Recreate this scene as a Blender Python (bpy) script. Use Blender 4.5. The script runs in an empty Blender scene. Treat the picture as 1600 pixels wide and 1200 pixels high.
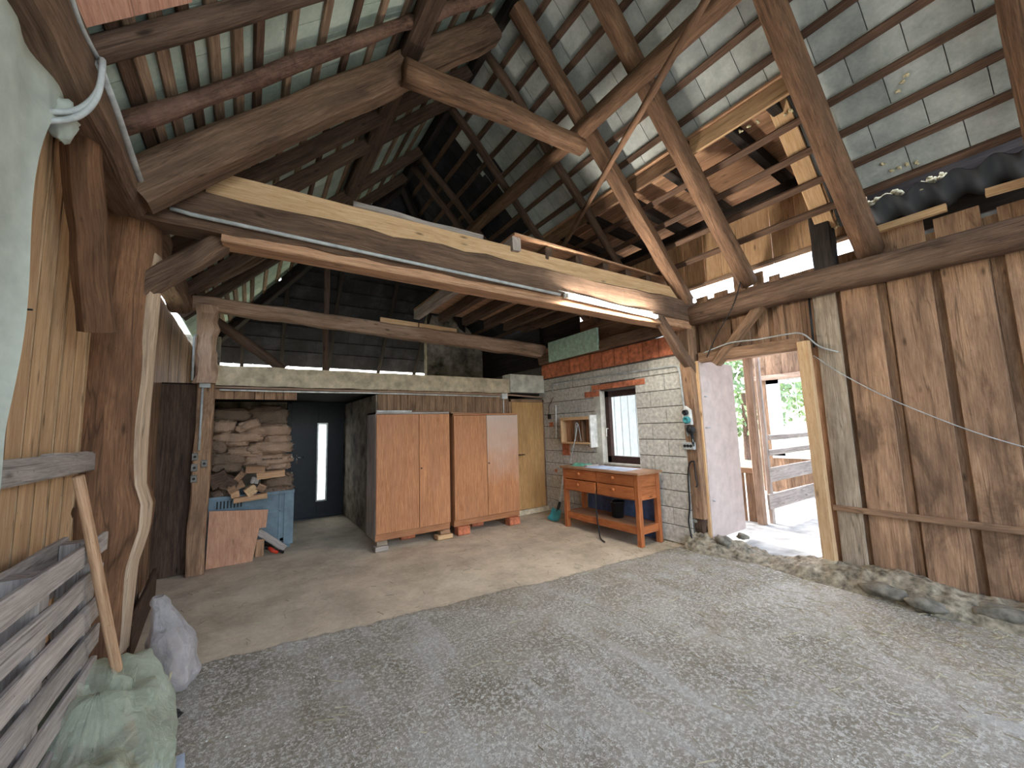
TUBE, SKY, SUN, EXPO = 95.0, .47, 1.6, 1.62
import bpy, math, random
from mathutils import Vector as V, Matrix, noise
R = random.Random(7)
SC = bpy.context.scene
COL = SC.collection
PI = math.pi

# ------------------------------------------------------------------ camera
YAW, PIT, ROL, FPX, EYE = math.radians(33.79), math.radians(6.227), math.radians(-1.777), 615.0, 1.5
cf = V((math.sin(YAW)*math.cos(PIT), math.cos(YAW)*math.cos(PIT), math.sin(PIT)))
cr = cf.cross(V((0, 0, 1))).normalized(); cu = cr.cross(cf)
CR = cr*math.cos(ROL)+cu*math.sin(ROL); CU = -cr*math.sin(ROL)+cu*math.cos(ROL)
CAM = V((0, 0, EYE))
cam = bpy.data.cameras.new('camera'); cam.sensor_width = 36; cam.lens = 36*FPX/1600; cam.clip_start = .02; cam.clip_end = 500
co = bpy.data.objects.new('camera', cam); COL.objects.link(co)
m = Matrix((CR, CU, -cf)).transposed().to_4x4(); m.translation = CAM; co.matrix_world = m
SC.camera = co
def ray(x, y): return CR*((x-800)/FPX)-CU*((y-600)/FPX)+cf
def PX(x, y, v): d = ray(x, y); return CAM+d*(v/d.x)
def PY(x, y, v): d = ray(x, y); return CAM+d*(v/d.y)
def PZ(x, y, v): d = ray(x, y); return CAM+d*((v-EYE)/d.z)
def PN(x, y, p, n):
    d = ray(x, y); n = V(n); return CAM+d*((V(p)-CAM).dot(n)/d.dot(n))

# ------------------------------------------------------------------ materials
def lin(c): return tuple(((v/255)/12.92 if v/255 <= .04045 else ((v/255+.055)/1.055)**2.4) for v in c)+(1,)
class NT:
    def __init__(s, name):
        s.m = bpy.data.materials.new(name); s.m.use_nodes = True; s.t = s.m.node_tree; s.n = s.t.nodes
        s.b = s.n['Principled BSDF']
    def add(s, ty, **k):
        q = s.n.new(ty)
        for a, b in k.items(): setattr(q, a, b)
        return q
    def link(s, a, b): s.t.links.new(a, b)
    def ramp(s, fac, stops):
        r = s.add('ShaderNodeValToRGB'); e = r.color_ramp.elements
        while len(e) < len(stops): e.new(.5)
        for q, (p, c) in zip(e, stops): q.position = p; q.color = c if len(c) == 4 else tuple(c)+(1,)
        s.link(fac, r.inputs[0]); return r.outputs[0]
    def noise(s, vec, scale, detail=5, rough=.6, dist=0):
        q = s.add('ShaderNodeTexNoise'); q.inputs['Scale'].default_value = scale; q.inputs['Detail'].default_value = detail
        q.inputs['Roughness'].default_value = rough; q.inputs['Distortion'].default_value = dist
        if vec is not None: s.link(vec, q.inputs['Vector'])
        return q.outputs['Fac']
    def mapv(s, vec, sc):
        q = s.add('ShaderNodeMapping'); q.inputs['Scale'].default_value = sc; s.link(vec, q.inputs['Vector']); return q.outputs[0]
    def mix(s, fac, a, b, mode='MIX'):
        q = s.add('ShaderNodeMix', data_type='RGBA', blend_type=mode)
        for i, v in ((0, fac), (6, a), (7, b)):
            if isinstance(v, (int, float, tuple)): q.inputs[i].default_value = v
            else: s.link(v, q.inputs[i])
        return q.outputs[2]
    def tone(s, col):
        a = s.add('ShaderNodeAttribute', attribute_name='tone')
        q = s.add('ShaderNodeVectorMath', operation='SCALE'); s.link(col, q.inputs[0]); s.link(a.outputs['Fac'], q.inputs['Scale'])
        return q.outputs[0]
    def bump(s, h, st, d=.01):
        q = s.add('ShaderNodeBump'); q.inputs['Strength'].default_value = st; q.inputs['Distance'].default_value = d
        s.link(h, q.inputs['Height']); s.link(q.outputs[0], s.b.inputs['Normal'])
    def fin(s, col, rough=.8, spec=.2):
        if isinstance(col, tuple): s.b.inputs['Base Color'].default_value = col
        else: s.link(col, s.b.inputs['Base Color'])
        s.b.inputs['Roughness'].default_value = rough; s.b.inputs['Specular IOR Level'].default_value = spec
        return s.m
def wood(name, light, dark, blot=None, bl=.5, knots=True, rough=.85, grain=(1.6, 26), bump=.6, ds=.3, crack=.6, stain=.35):
    def de(c): y = .3*c[0]+.59*c[1]+.11*c[2]; return tuple((v+(y-v)*ds)*k for v, k in zip(c, (1.03, .975, .95)))
    light = de(light); dark = de(dark); blot = de(blot) if blot else None
    s = NT(name); uv = s.add('ShaderNodeUVMap').outputs[0]
    g = s.noise(s.mapv(uv, (grain[0], grain[1], 1)), 1, 9, .72, .4)
    c = s.ramp(g, [(.3, lin(dark)), (.62, lin(light))])
    fi = s.noise(s.mapv(uv, (7, 130, 1)), 1, 3, .6)
    c = s.mix(.55, c, s.ramp(fi, [(.3, (.12,)*3), (.7, (.85,)*3)]), 'SOFT_LIGHT')
    ck = s.noise(s.mapv(uv, (.35, grain[1]*.5, 1)), 1, 3, .5, .12)
    ck = s.ramp(ck, [(.459, (0, 0, 0)), (.469, (crack,)*3), (.479, (0, 0, 0))])
    c = s.mix(ck, c, lin(tuple(v*.4 for v in dark)))
    sp = s.noise(s.mapv(uv, (28, 60, 1)), 1, 3, .7)
    c = s.mix(s.ramp(sp, [(.62, (0, 0, 0)), (.72, (.45,)*3)]), c, lin(tuple(v*.5 for v in dark)))
    b = s.noise(s.mapv(uv, (1.3, 5, 1)), 1, 5, .6, .6)
    k = s.ramp(b, [(.42, (0, 0, 0)), (.68, (bl,)*3)])
    c = s.mix(k, c, lin(blot or dark))
    sn = s.noise(s.mapv(uv, (.9, 2.6, 1)), 1, 7, .68, 1.2)
    c = s.mix(s.ramp(sn, [(.52, (0, 0, 0)), (.66, (stain,)*3)]), c, lin(tuple(v*.62 for v in dark)))
    if knots:
        v = s.add('ShaderNodeTexVoronoi'); s.link(s.mapv(uv, (2.2, 7, 1)), v.inputs['Vector']); v.inputs['Scale'].default_value = 1
        kk = s.ramp(v.outputs['Distance'], [(.03, (.75,)*3), (.11, (0, 0, 0))])
        c = s.mix(kk, c, lin(tuple(x*.45 for x in dark)))
    c = s.tone(c); s.bump(g, bump, .006)
    return s.fin(c, rough)
def plain(name, c, rough=.6, spec=.3, metal=0, var=.12, sc=12, bump=.1):
    s = NT(name); o = s.add('ShaderNodeTexCoord').outputs['Object']
    n = s.noise(o, sc, 5)
    a = tuple(max(0, x*(1-var*1.6)) for x in c); b = tuple(min(255, x*(1+var*.6)) for x in c)
    col = s.tone(s.ramp(n, [(.3, lin(a)), (.7, lin(b))]))
    if bump: s.bump(n, bump, .004)
    s.b.inputs['Metallic'].default_value = metal
    return s.fin(col, rough, spec)
M = {}
M['beam'] = wood('beam_wood', (126, 98, 76), (70, 53, 41), (156, 130, 104), .3)
M['pinkbeam'] = wood('dusty_wood', (196, 164, 136), (142, 112, 90), (214, 190, 164), .4)
M['darkbeam'] = wood('dark_wood', (104, 82, 66), (56, 43, 35), (120, 98, 80), .3)
M['black'] = wood('black_wood', (58, 52, 49), (32, 28, 27), None, .2)  # plain near-black wood, for dark timbers and gap fillers
M['log'] = wood('log_wood', (144, 108, 78), (90, 65, 47), (80, 58, 44), .4, grain=(2.2, 18))
M['bark'] = wood('bark_wood', (120, 88, 72), (50, 36, 30), (150, 116, 100), .5, grain=(16, 22), bump=1)
M['batten'] = wood('batten_wood', (120, 92, 72), (74, 55, 44), None, .4, knots=False)
M['battenpale'] = wood('pale_batten_wood', (178, 150, 120), (126, 102, 80), (90, 72, 58), .5, knots=False)
M['honey'] = wood('honey_plank_wood', (226, 188, 134), (196, 154, 104), (150, 112, 72), .35, stain=.2)
M['plank'] = wood('plank_wood', (184, 145, 107), (132, 98, 70), (106, 82, 64), .75, grain=(1.2, 16), stain=.7)
M['greyplank'] = wood('grey_plank_wood', (190, 178, 154), (142, 130, 108), (100, 88, 72), .6)
M['palewood'] = wood('pale_timber', (232, 196, 140), (206, 164, 108), None, .2, crack=.2, bump=.3, stain=.15)
M['deck'] = wood('deck_wood', (204, 158, 116), (162, 118, 82), (120, 84, 58), .5)
M['trunk'] = wood('trunk_wood', (154, 108, 70), (100, 68, 43), (84, 58, 40), .5, grain=(1.1, 10), bump=1)
M['sapwood'] = wood('sapwood', (214, 192, 160), (168, 144, 112), (140, 112, 84), .5)
M['greywood'] = wood('weathered_wood', (186, 184, 180), (148, 147, 144), (112, 108, 102), .35)
M['veneer'] = wood('veneer', (192, 138, 94), (160, 108, 72), (170, 124, 96), .4, knots=False, rough=.5, grain=(2.5, 40), bump=.1, ds=.1, crack=.15, stain=.2)
M['veneer_pale'] = wood('pale_veneer', (206, 172, 132), (178, 140, 102), (200, 178, 156), .4, knots=False, rough=.5, grain=(2.5, 40), bump=.1, crack=.15, ds=.15, stain=.15)
M['doorwood'] = wood('door_veneer', (206, 166, 106), (172, 130, 78), (150, 116, 74), .35, knots=False, rough=.5, grain=(2, 30), bump=.1, crack=.15, ds=.15, stain=.2)
M['pine'] = wood('varnished_pine', (204, 122, 66), (160, 86, 42), (138, 78, 42), .4, rough=.4, bump=.2, ds=.18, crack=.3)
M['pineedge'] = wood('worn_pine', (192, 146, 106), (150, 104, 70), None, .4, rough=.5)
M['ply'] = wood('plywood', (216, 160, 122), (186, 130, 96), (160, 116, 92), .4, grain=(3, 14), bump=.2, crack=0)
M['white'] = plain('white_paint', (226, 226, 222), .5)
M['cable_grey'] = plain('grey_plastic', (186, 190, 190), .5)
M['dark_plastic'] = plain('dark_plastic', (34, 34, 36), .5)
M['brownframe'] = plain('brown_frame_paint', (64, 44, 40), .5, var=.2)
M['metal'] = plain('steel', (176, 178, 180), .35, .5, .8)
M['teal'] = plain('teal_plastic', (70, 150, 156), .5)
M['red'] = plain('red_plastic', (200, 60, 38), .45)
M['sock'] = plain('dull_grey_plastic', (128, 124, 118), .5)
M['paving'] = plain('lean_to_concrete', (168, 168, 166), .95, sc=4, var=.15, bump=.4)
M['greybox'] = plain('box_plastic', (112, 130, 142), .55, sc=5)
M['mint'] = plain('mint_foam_board', (192, 226, 208), .9, sc=18, var=.1, bump=.2)
M['foam'] = plain('cream_foam', (226, 214, 178), .95, sc=40, var=.15, bump=.5)
M['cloth'] = plain('sheet_fabric', (184, 190, 180), .9, sc=6, var=.08)
M['leaf'] = plain('door_panel_board', (196, 178, 172), .55, sc=7, var=.06)
M['concrete'] = plain('rough_concrete', (206, 190, 164), .95, sc=9, var=.13, bump=.8)
M['pale_con'] = plain('pale_plaster', (206, 202, 192), .95, sc=7, var=.12, bump=.4)
M['stonewall'] = plain('old_plaster', (150, 138, 124), .95, sc=5, var=.35, bump=.8)
M['block'] = plain('grey_block', (206, 202, 194), .95, sc=22, var=.13, bump=.5)
M['mortar'] = plain('mortar', (110, 104, 98), .95)
M['brick'] = plain('clay_brick', (208, 126, 92), .9, sc=14, var=.18, bump=.3)
M['blackdoor'] = plain('black_door_paint', (30, 34, 44), .45)
M['rock'] = plain('field_stone', (140, 134, 122), .9, sc=8, var=.3, bump=1)
M['dirt'] = plain('packed_dirt', (156, 145, 126), 1, sc=17, var=.3, bump=1)
M['fence'] = plain('white_boarding', (222, 234, 236), .6, var=.04)
M['tin'] = plain('corrugated_sheet', (70, 72, 74), .5, .4, .4, sc=3)
def paler():  # veneer blended paler towards the top, with a noisy edge
    m = M['veneer'].copy(); m.name = 'pale_top_veneer'; t = m.node_tree; b = t.nodes['Principled BSDF']
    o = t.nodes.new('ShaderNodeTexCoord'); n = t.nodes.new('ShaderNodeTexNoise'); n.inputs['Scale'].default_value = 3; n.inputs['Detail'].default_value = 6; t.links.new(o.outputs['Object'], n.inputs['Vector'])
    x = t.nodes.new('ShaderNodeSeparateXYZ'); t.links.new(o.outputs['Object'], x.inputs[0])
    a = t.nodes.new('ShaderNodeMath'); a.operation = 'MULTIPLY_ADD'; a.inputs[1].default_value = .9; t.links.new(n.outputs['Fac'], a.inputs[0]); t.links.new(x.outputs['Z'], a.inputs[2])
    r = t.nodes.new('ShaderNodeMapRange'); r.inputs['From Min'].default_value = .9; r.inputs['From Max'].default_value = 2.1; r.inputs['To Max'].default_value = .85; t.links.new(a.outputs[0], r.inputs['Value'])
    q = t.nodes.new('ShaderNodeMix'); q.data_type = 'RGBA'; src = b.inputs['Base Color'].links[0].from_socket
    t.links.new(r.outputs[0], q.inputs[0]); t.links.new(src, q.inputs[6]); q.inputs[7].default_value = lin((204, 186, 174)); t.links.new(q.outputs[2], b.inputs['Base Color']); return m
M['veneer_pale_top'] = paler()
M['grass'] = plain('meadow_grass', (156, 156, 130), 1, sc=2, var=.3)
M['foliage'] = plain('tree_leaves', (150, 172, 128), .9, sc=3, var=.35)
M['pinkish'] = wood('pink_board', (226, 170, 146), (190, 136, 112), None, .3)
M['bluecloth'] = plain('blue_grey_paper', (190, 202, 222), .8, sc=9, var=.1)
M['greencloth'] = plain('green_plastic_bag', (110, 176, 150), .5, sc=9, var=.2)
M['stick'] = wood('round_handle_wood', (206, 164, 120), (162, 122, 84), None, .3)
M['firewood'] = wood('split_firewood', (220, 176, 126), (180, 132, 88), (130, 92, 62), .4)
M['straw'] = plain('straw', (196, 184, 154), .9)
M['chips'] = plain('pale_sawdust', (212, 208, 196), .95)
M['bluepanel'] = plain('dark_blue_sheet', (84, 100, 134), .7)
def glassy(name, c, rough, alpha, tint=None):
    s = NT(name); o = s.add('ShaderNodeTexCoord').outputs['Object']
    n = s.noise(o, 5, 5); col = s.ramp(n, [(.3, lin(tuple(x*.8 for x in c))), (.7, lin(c))])
    lw = s.add('ShaderNodeLayerWeight'); lw.inputs[0].default_value = .45; mr = s.add('ShaderNodeMapRange'); mr.inputs['To Min'].default_value = alpha; mr.inputs['To Max'].default_value = min(1, alpha+.5)
    s.link(lw.outputs['Facing'], mr.inputs['Value']); 
    if alpha < 1:
        tl = s.add('ShaderNodeBsdfTranslucent'); s.link(col, tl.inputs[0]); m1 = s.add('ShaderNodeMixShader'); m1.inputs[0].default_value = .18; s.link(s.b.outputs[0], m1.inputs[1]); s.link(tl.outputs[0], m1.inputs[2])
        tp = s.add('ShaderNodeBsdfTransparent'); m2 = s.add('ShaderNodeMixShader'); s.link(mr.outputs[0], m2.inputs[0]); s.link(tp.outputs[0], m2.inputs[1]); s.link(m1.outputs[0], m2.inputs[2]); s.link(m2.outputs[0], s.n['Material Output'].inputs[0])
    s.b.inputs['Roughness'].default_value = rough; s.b.inputs['Transmission Weight'].default_value = 0
    s.bump(s.noise(o, 30, 5, .6, 1.5), .9, .02)
    return s.fin(col, rough, .6)
M['greenfilm'] = glassy('translucent_green_film', (236, 246, 220), .16, .34)
M['clearfilm'] = glassy('translucent_white_film', (226, 222, 224), .3, .5)
M['sackfill'] = plain('sack_shavings', (196, 176, 160), .95, sc=30, var=.2, bump=.6)
M['grit'] = plain('bag_litter', (150, 112, 60), .95, sc=16, var=.5, bump=.6)
M['pellet'] = glassy('clear_brown_film', (196, 160, 134), .32, 1.0)
M['pelletdark'] = glassy('dull_brown_film', (140, 114, 94), .4, 1.0)
def glass():
    s = NT('window_glass'); s.n.remove(s.b)
    a = s.add('ShaderNodeBsdfTransparent'); g = s.add('ShaderNodeBsdfGlossy'); g.inputs['Roughness'].default_value = .02
    x = s.add('ShaderNodeMixShader'); x.inputs[0].default_value = .06
    s.link(a.outputs[0], x.inputs[1]); s.link(g.outputs[0], x.inputs[2]); s.link(x.outputs[0], s.n['Material Output'].inputs[0]); return s.m
M['glass'] = glass()
def frosted():
    s = NT('frosted_glass'); s.n.remove(s.b)
    a = s.add('ShaderNodeBsdfTranslucent'); a.inputs[0].default_value = (.85, .9, .9, 1); g = s.add('ShaderNodeBsdfTransparent')
    x = s.add('ShaderNodeMixShader'); x.inputs[0].default_value = .12
    s.link(a.outputs[0], x.inputs[1]); s.link(g.outputs[0], x.inputs[2]); s.link(x.outputs[0], s.n['Material Output'].inputs[0]); return s.m
M['frosted'] = frosted()
def emit(name, c, st):
    s = NT(name); s.b.inputs['Emission Color'].default_value = c; s.b.inputs['Emission Strength'].default_value = st; s.b.inputs['Base Color'].default_value = (.8, .8, .8, 1); return s.m
M['tube'] = emit('lit_fluorescent_tube', (1, .93, .80, 1), TUBE)
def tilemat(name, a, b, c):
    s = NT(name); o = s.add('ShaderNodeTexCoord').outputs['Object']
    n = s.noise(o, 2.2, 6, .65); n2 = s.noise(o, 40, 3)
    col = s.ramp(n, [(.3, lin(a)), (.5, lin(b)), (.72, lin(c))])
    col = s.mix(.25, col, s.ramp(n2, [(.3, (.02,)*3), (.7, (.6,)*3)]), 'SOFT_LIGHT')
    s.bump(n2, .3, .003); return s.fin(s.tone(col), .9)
M['tile'] = tilemat('grey_roof_slab', (146, 152, 150), (180, 185, 182), (206, 210, 206))
M['tiledark'] = tilemat('dark_roof_slab', (34, 33, 36), (46, 44, 48), (66, 66, 72))  # darker slabs for the hip and the far right slope
M['tileg'] = tilemat('pale_green_roof_slab', (160, 178, 166), (188, 204, 192), (210, 220, 210))
def floormat():
    s = NT('barn_floor'); o = s.add('ShaderNodeTexCoord').outputs['Object']
    a = PZ(300, 1040, 0); b = PZ(1010, 868, 0); d = (b-a).normalized(); nn = V((-d.y, d.x, 0))
    dt = s.add('ShaderNodeVectorMath', operation='DOT_PRODUCT'); s.link(o, dt.inputs[0]); dt.inputs[1].default_value = nn
    big = s.noise(o, 1.3, 5); 
    ma = s.add('ShaderNodeMath', operation='MULTIPLY_ADD'); s.link(big, ma.inputs[0]); ma.inputs[1].default_value = .30; s.link(dt.outputs['Value'], ma.inputs[2])
    sub = s.add('ShaderNodeMath', operation='SUBTRACT'); s.link(ma.outputs[0], sub.inputs[0]); sub.inputs[1].default_value = a.dot(nn)+.15
    fz = s.add('ShaderNodeMath', operation='MULTIPLY_ADD'); s.link(s.noise(o, 14, 5, .75), fz.inputs[0]); fz.inputs[1].default_value = .12; s.link(sub.outputs[0], fz.inputs[2])
    mask = s.ramp(fz.outputs[0], [(.05, (0, 0, 0)), (.09, (1, 1, 1))])
    seam = s.ramp(fz.outputs[0], [(.045, (0, 0, 0)), (.06, (.4,)*3), (.085, (0, 0, 0))])
    # smooth slab
    n1 = s.noise(o, 2.0, 7, .65); n2 = s.noise(o, 26, 5, .7)
    slab = s.ramp(n1, [(.3, lin((184, 168, 148))), (.55, lin((216, 200, 178))), (.75, lin((230, 216, 196)))])
    slab = s.mix(.35, slab, s.ramp(n2, [(.3, (.1,)*3), (.7, (.75,)*3)]), 'SOFT_LIGHT')
    # rough, with pale litter pressed into it
    st = s.noise(s.mapv(o, (1.0, 1.0, 1)), 46, 4, .85)
    m2 = s.noise(o, 1.7, 5, .6, .8)
    base = s.ramp(m2, [(.3, lin((146, 136, 118))), (.55, lin((184, 175, 160))), (.75, lin((208, 202, 192)))])
    rgh = s.mix(s.ramp(st, [(.49, (0, 0, 0)), (.57, (.9,)*3)]), base, lin((240, 236, 228)))
    rgh = s.mix(s.ramp(s.noise(o, 90, 2), [(.56, (0, 0, 0)), (.68, (.45,)*3)]), rgh, lin((130, 118, 100)))
    # wheel streaks
    w = s.noise(s.mapv(o, (5, .7, 1)), 1.2, 5, .6, .5)
    rgh = s.mix(s.ramp(w, [(.52, (0, 0, 0)), (.68, (.5,)*3)]), rgh, lin((226, 224, 220)))
    pt = s.noise(o, .9, 6, .7, 1.2); rgh = s.mix(s.ramp(pt, [(.5, (0, 0, 0)), (.64, (.4,)*3)]), rgh, lin((164, 146, 118)))
    sl2 = s.noise(o, 1.1, 6, .7, .8); slab = s.mix(s.ramp(sl2, [(.48, (0, 0, 0)), (.66, (.45,)*3)]), slab, lin((156, 144, 128)))
    col = s.mix(mask, rgh, slab); col = s.mix(seam, col, lin((100, 88, 70)))
    h = s.mix(mask, s.ramp(st, [(.3, (0, 0, 0)), (.7, (1, 1, 1))]), s.ramp(n2, [(.2, (.3,)*3), (.8, (.5,)*3)]))
    s.bump(h, .9, .012)
    return s.fin(col, .95, .15)

# ------------------------------------------------------------------ mesh builder
class MB:
    def __init__(s): s.v = []; s.f = []; s.uv = []; s.t = []
    def face(s, idx, uv, t): s.f.append(tuple(idx)); s.uv.append(uv); s.t.append(t)
    def rt(s, t): return R.uniform(.86, 1.1) if t is None else t
    def ro(s): return (R.uniform(0, 60), R.uniform(0, 60))
    def poly(s, pts, t=None, u=None):
        """flat polygon; u: grain direction"""
        t = s.rt(t); o = s.ro(); b = len(s.v); s.v += [V(p) for p in pts]
        n = (V(pts[1])-V(pts[0])).cross(V(pts[2])-V(pts[0])).normalized()
        u = V(u) if u is not None else (V(pts[1])-V(pts[0])); u = u.normalized(); w = n.cross(u)
        s.face(range(b, b+len(pts)), [(o[0]+V(p).dot(u), o[1]+V(p).dot(w)) for p in pts], t)
    def sweep(s, rings, per, lens, t=None, cap=True, off=None):
        """rings of equal point count; per: perimeter v coords (n+1); lens: u coords"""
        t = s.rt(t); o = off or s.ro(); b = len(s.v); n = len(rings[0])
        for r in rings: s.v += [V(p) for p in r]
        for i in range(len(rings)-1):
            for j in range(n):
                k = (j+1) % n
                s.face((b+i*n+j, b+i*n+k, b+(i+1)*n+k, b+(i+1)*n+j),
                       [(o[0]+lens[i], o[1]+per[j]), (o[0]+lens[i], o[1]+per[j+1]), (o[0]+lens[i+1], o[1]+per[j+1]), (o[0]+lens[i+1], o[1]+per[j])], t)
        if cap:
            for i, rv in ((0, True), (len(rings)-1, False)):
                ids = [b+i*n+j for j in range(n)]
                if rv: ids = ids[::-1]
                c = sum((s.v[q] for q in ids), V())/n
                s.face(ids, [(o[0]+(s.v[q]-c).length*.1, o[1]+.1*j) for j, q in enumerate(ids)], t*.95)
    def beam(s, A, B, w, h, up=(0, 0, 1), ch=.008, seg=5, jit=.003, t=None, taper=1, bow=0):
        A, B = V(A), V(B); X = (B-A); L = X.length; X.normalize(); up = V(up)
        Y = up.cross(X).normalized(); Z = X.cross(Y)
        a, c = w/2, h/2; ch = min(ch, a*.6, c*.6)
        pr = [(a-ch, -c), (a, -c+ch), (a, c-ch), (a-ch, c), (-a+ch, c), (-a, c-ch), (-a, -c+ch), (-a+ch, -c)]
        per = [0]
        for i in range(8):
            p, q = pr[i], pr[(i+1) % 8]; per.append(per[-1]+math.hypot(q[0]-p[0], q[1]-p[1]))
        rings = []; lens = []
        for i in range(seg+1):
            f = i/seg; k = 1+(taper-1)*f; C0 = A+X*L*f+Z*bow*math.sin(PI*f)
            dx, dy = R.uniform(-jit, jit), R.uniform(-jit, jit)
            rings.append([C0+Y*(p[0]*k+dx+R.uniform(-jit, jit))+Z*(p[1]*k+dy+R.uniform(-jit, jit)) for p in pr]); lens.append(L*f)
        s.sweep(rings, per, lens, t)
    def log(s, A, B, r0, r1=None, n=12, seg=12, wob=.012, rough=.006, t=None, sq=0, bow=0):
        A, B = V(A), V(B); r1 = r0 if r1 is None else r1; X = B-A; L = X.length; X.normalize()
        up = V((0, 0, 1)) if abs(X.z) < .9 else V((1, 0, 0)); Y = up.cross(X).normalized(); Z = X.cross(Y)
        sd = R.uniform(0, 99); rings = []; lens = []
        for i in range(seg+1):
            f = i/seg; r = r0+(r1-r0)*f
            c = A+X*L*f+Y*(noise.noise(V((f*3, sd, 0)))*wob)+Z*(noise.noise(V((f*3, sd, 9)))*wob+bow*math.sin(PI*f))
            ring = []
            for j in range(n):
                a = 2*PI*j/n; k = 1+sq*(1-max(abs(math.cos(a)), abs(math.sin(a))))*1.2
                q = r*k+noise.noise(V((math.cos(a)*1.5, math.sin(a)*1.5+sd, f*L*3)))*rough*2
                ring.append(c+Y*math.cos(a)*q+Z*math.sin(a)*q)
            rings.append(ring); lens.append(L*f)
        s.sweep(rings, [2*PI*r0*j/n for j in range(n+1)], lens, t)
    def tube(s, pts, r, n=8, t=1.0):
        pts = [V(p) for p in pts]; rings = []; lens = [0]; Y = None
        for i, p in enumerate(pts):
            d = (pts[min(i+1, len(pts)-1)]-pts[max(i-1, 0)]).normalized()
            if Y is None: Y = d.orthogonal().normalized()
            Y = (Y-d*Y.dot(d)).normalized(); Z = d.cross(Y)
            rr = r[i] if isinstance(r, (list, tuple)) else r
            rings.append([p+Y*math.cos(2*PI*j/n)*rr+Z*math.sin(2*PI*j/n)*rr for j in range(n)])
            if i: lens.append(lens[-1]+(p-pts[i-1]).length)
        s.sweep(rings, [.03*j for j in range(n+1)], lens, t)
    def box(s, lo, hi, grain=0, t=None, ch=.003, mat=None):
        lo, hi = V(lo), V(hi); c = (lo+hi)/2; d = hi-lo
        A = c.copy(); B = c.copy(); A[grain] = lo[grain]; B[grain] = hi[grain]
        up = V((0, 0, 1)) if grain != 2 else V((0, 1, 0))
        w = d[{0: 1, 1: 0, 2: 0}[grain]]; h = d[{0: 2, 1: 2, 2: 1}[grain]]
        b = len(s.v)
        s.beam(A, B, w, h, up, ch, 1, 0, t)
        if mat is not None:
            for i in range(b, len(s.v)): s.v[i] = mat @ s.v[i]
    def grid(s, fn, nu, nv, t=1.0, su=1, sv=1, closeu=False):
        b = len(s.v)
        for i in range(nu+1):
            for j in range(nv+1): s.v.append(V(fn(i/nu, j/nv)))
        for i in range(nu):
            for j in range(nv):
                q = [(i, j), (i+1, j), (i+1, j+1), (i, j+1)]
                s.face([b+x*(nv+1)+y for x, y in q], [(x/nu*su, y/nv*sv) for x, y in q], t)
    def blob(s, c, r, nu=14, nv=9, amp=.12, fr=2.5, t=None, pw=1.0, mat=None, flat=0):
        t = s.rt(t); c = V(c); r = V(r) if not isinstance(r, (int, float)) else V((r, r, r)); sd = R.uniform(0, 99); b = len(s.v)
        sg = lambda x: math.copysign(abs(x)**pw, x)
        for i in range(nv+1):
            th = PI*i/nv
            for j in range(nu):
                ph = 2*PI*j/nu
                d = V((sg(math.sin(th))*sg(math.cos(ph)), sg(math.sin(th))*sg(math.sin(ph)), sg(math.cos(th))))
                k = 1+amp*noise.noise(d*fr+V((sd, 0, 0)))*2
                p = V((d.x*r.x*k, d.y*r.y*k, d.z*r.z*k))
                if flat and p.z < -r.z*flat: p.z = -r.z*flat
                s.v.append((mat @ p if mat else p)+c)
        for i in range(nv):
            for j in range(nu):
                k = (j+1) % nu
                s.face((b+i*nu+j, b+(i+1)*nu+j, b+(i+1)*nu+k, b+i*nu+k), [(j*.1, i*.1), (j*.1, i*.1+.1), (j*.1+.1, i*.1+.1), (j*.1+.1, i*.1)], t)
    def prism(s, outline, ext, t=None, u=None):
        """outline: coplanar points; ext: extrusion vector"""
        t = s.rt(t); ext = V(ext); a = [V(p) for p in outline]; n = (a[1]-a[0]).cross(a[2]-a[0])
        if n.dot(ext) > 0: a = a[::-1]
        b2 = [p+ext for p in a]; s.poly(a, t, u); s.poly(b2[::-1], t, u)
        for i in range(len(a)):
            j = (i+1) % len(a); s.poly([a[j], a[i], b2[i], b2[j]], t)
    def lathe(s, prof, c, ax=(0, 0, 1), n=20, t=1.0):
        ax = V(ax).normalized(); Y = ax.orthogonal().normalized(); Z = ax.cross(Y); c = V(c)
        rings = [[c+ax*z+Y*math.cos(2*PI*j/n)*r+Z*math.sin(2*PI*j/n)*r for j in range(n)] for r, z in prof]
        s.sweep(rings, [.05*j for j in range(n+1)], [.05*i for i in range(len(prof))], t)
    def build(s, name, mat, parent=None, smooth=False, origin=None):
        me = bpy.data.meshes.new(name)
        mn = V([min(p[i] for p in s.v) for i in range(3)]); mx = V([max(p[i] for p in s.v) for i in range(3)])
        if parent is not None: org = V(parent.location) if parent.parent is None else V((0, 0, 0))
        else: org = V(origin) if origin is not None else V(((mn.x+mx.x)/2, (mn.y+mx.y)/2, mn.z))
        if parent is not None and parent.parent is not None: org = V(parent.parent.location)
        base = org
        me.from_pydata([tuple(p-base) for p in s.v], [], s.f)
        ul = me.uv_layers.new(name='UVMap'); k = 0
        flat = []
        for q in s.uv:
            for a in q: flat += [a[0], a[1]]
        ul.data.foreach_set('uv', flat)
        at = me.attributes.new('tone', 'FLOAT', 'FACE'); at.data.foreach_set('value', s.t)
        if smooth: me.polygons.foreach_set('use_smooth', [True]*len(s.f))
        me.materials.append(M[mat] if isinstance(mat, str) else mat); me.update()
        o = bpy.data.objects.new(name, me); COL.objects.link(o)
        if parent is not None: o.parent = parent
        else: o.location = org
        return o
def tag(o, label=None, cat=None, group=None, kind=None):
    if label: o['label'] = label
    if cat: o['category'] = cat
    if group: o['group'] = group
    if kind: o['kind'] = kind
    return o
def empty(name, loc, label, cat, group=None):
    o = bpy.data.objects.new(name, None); COL.objects.link(o); o.location = loc; o.empty_display_size = .1
    return tag(o, label, cat, group)
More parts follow.
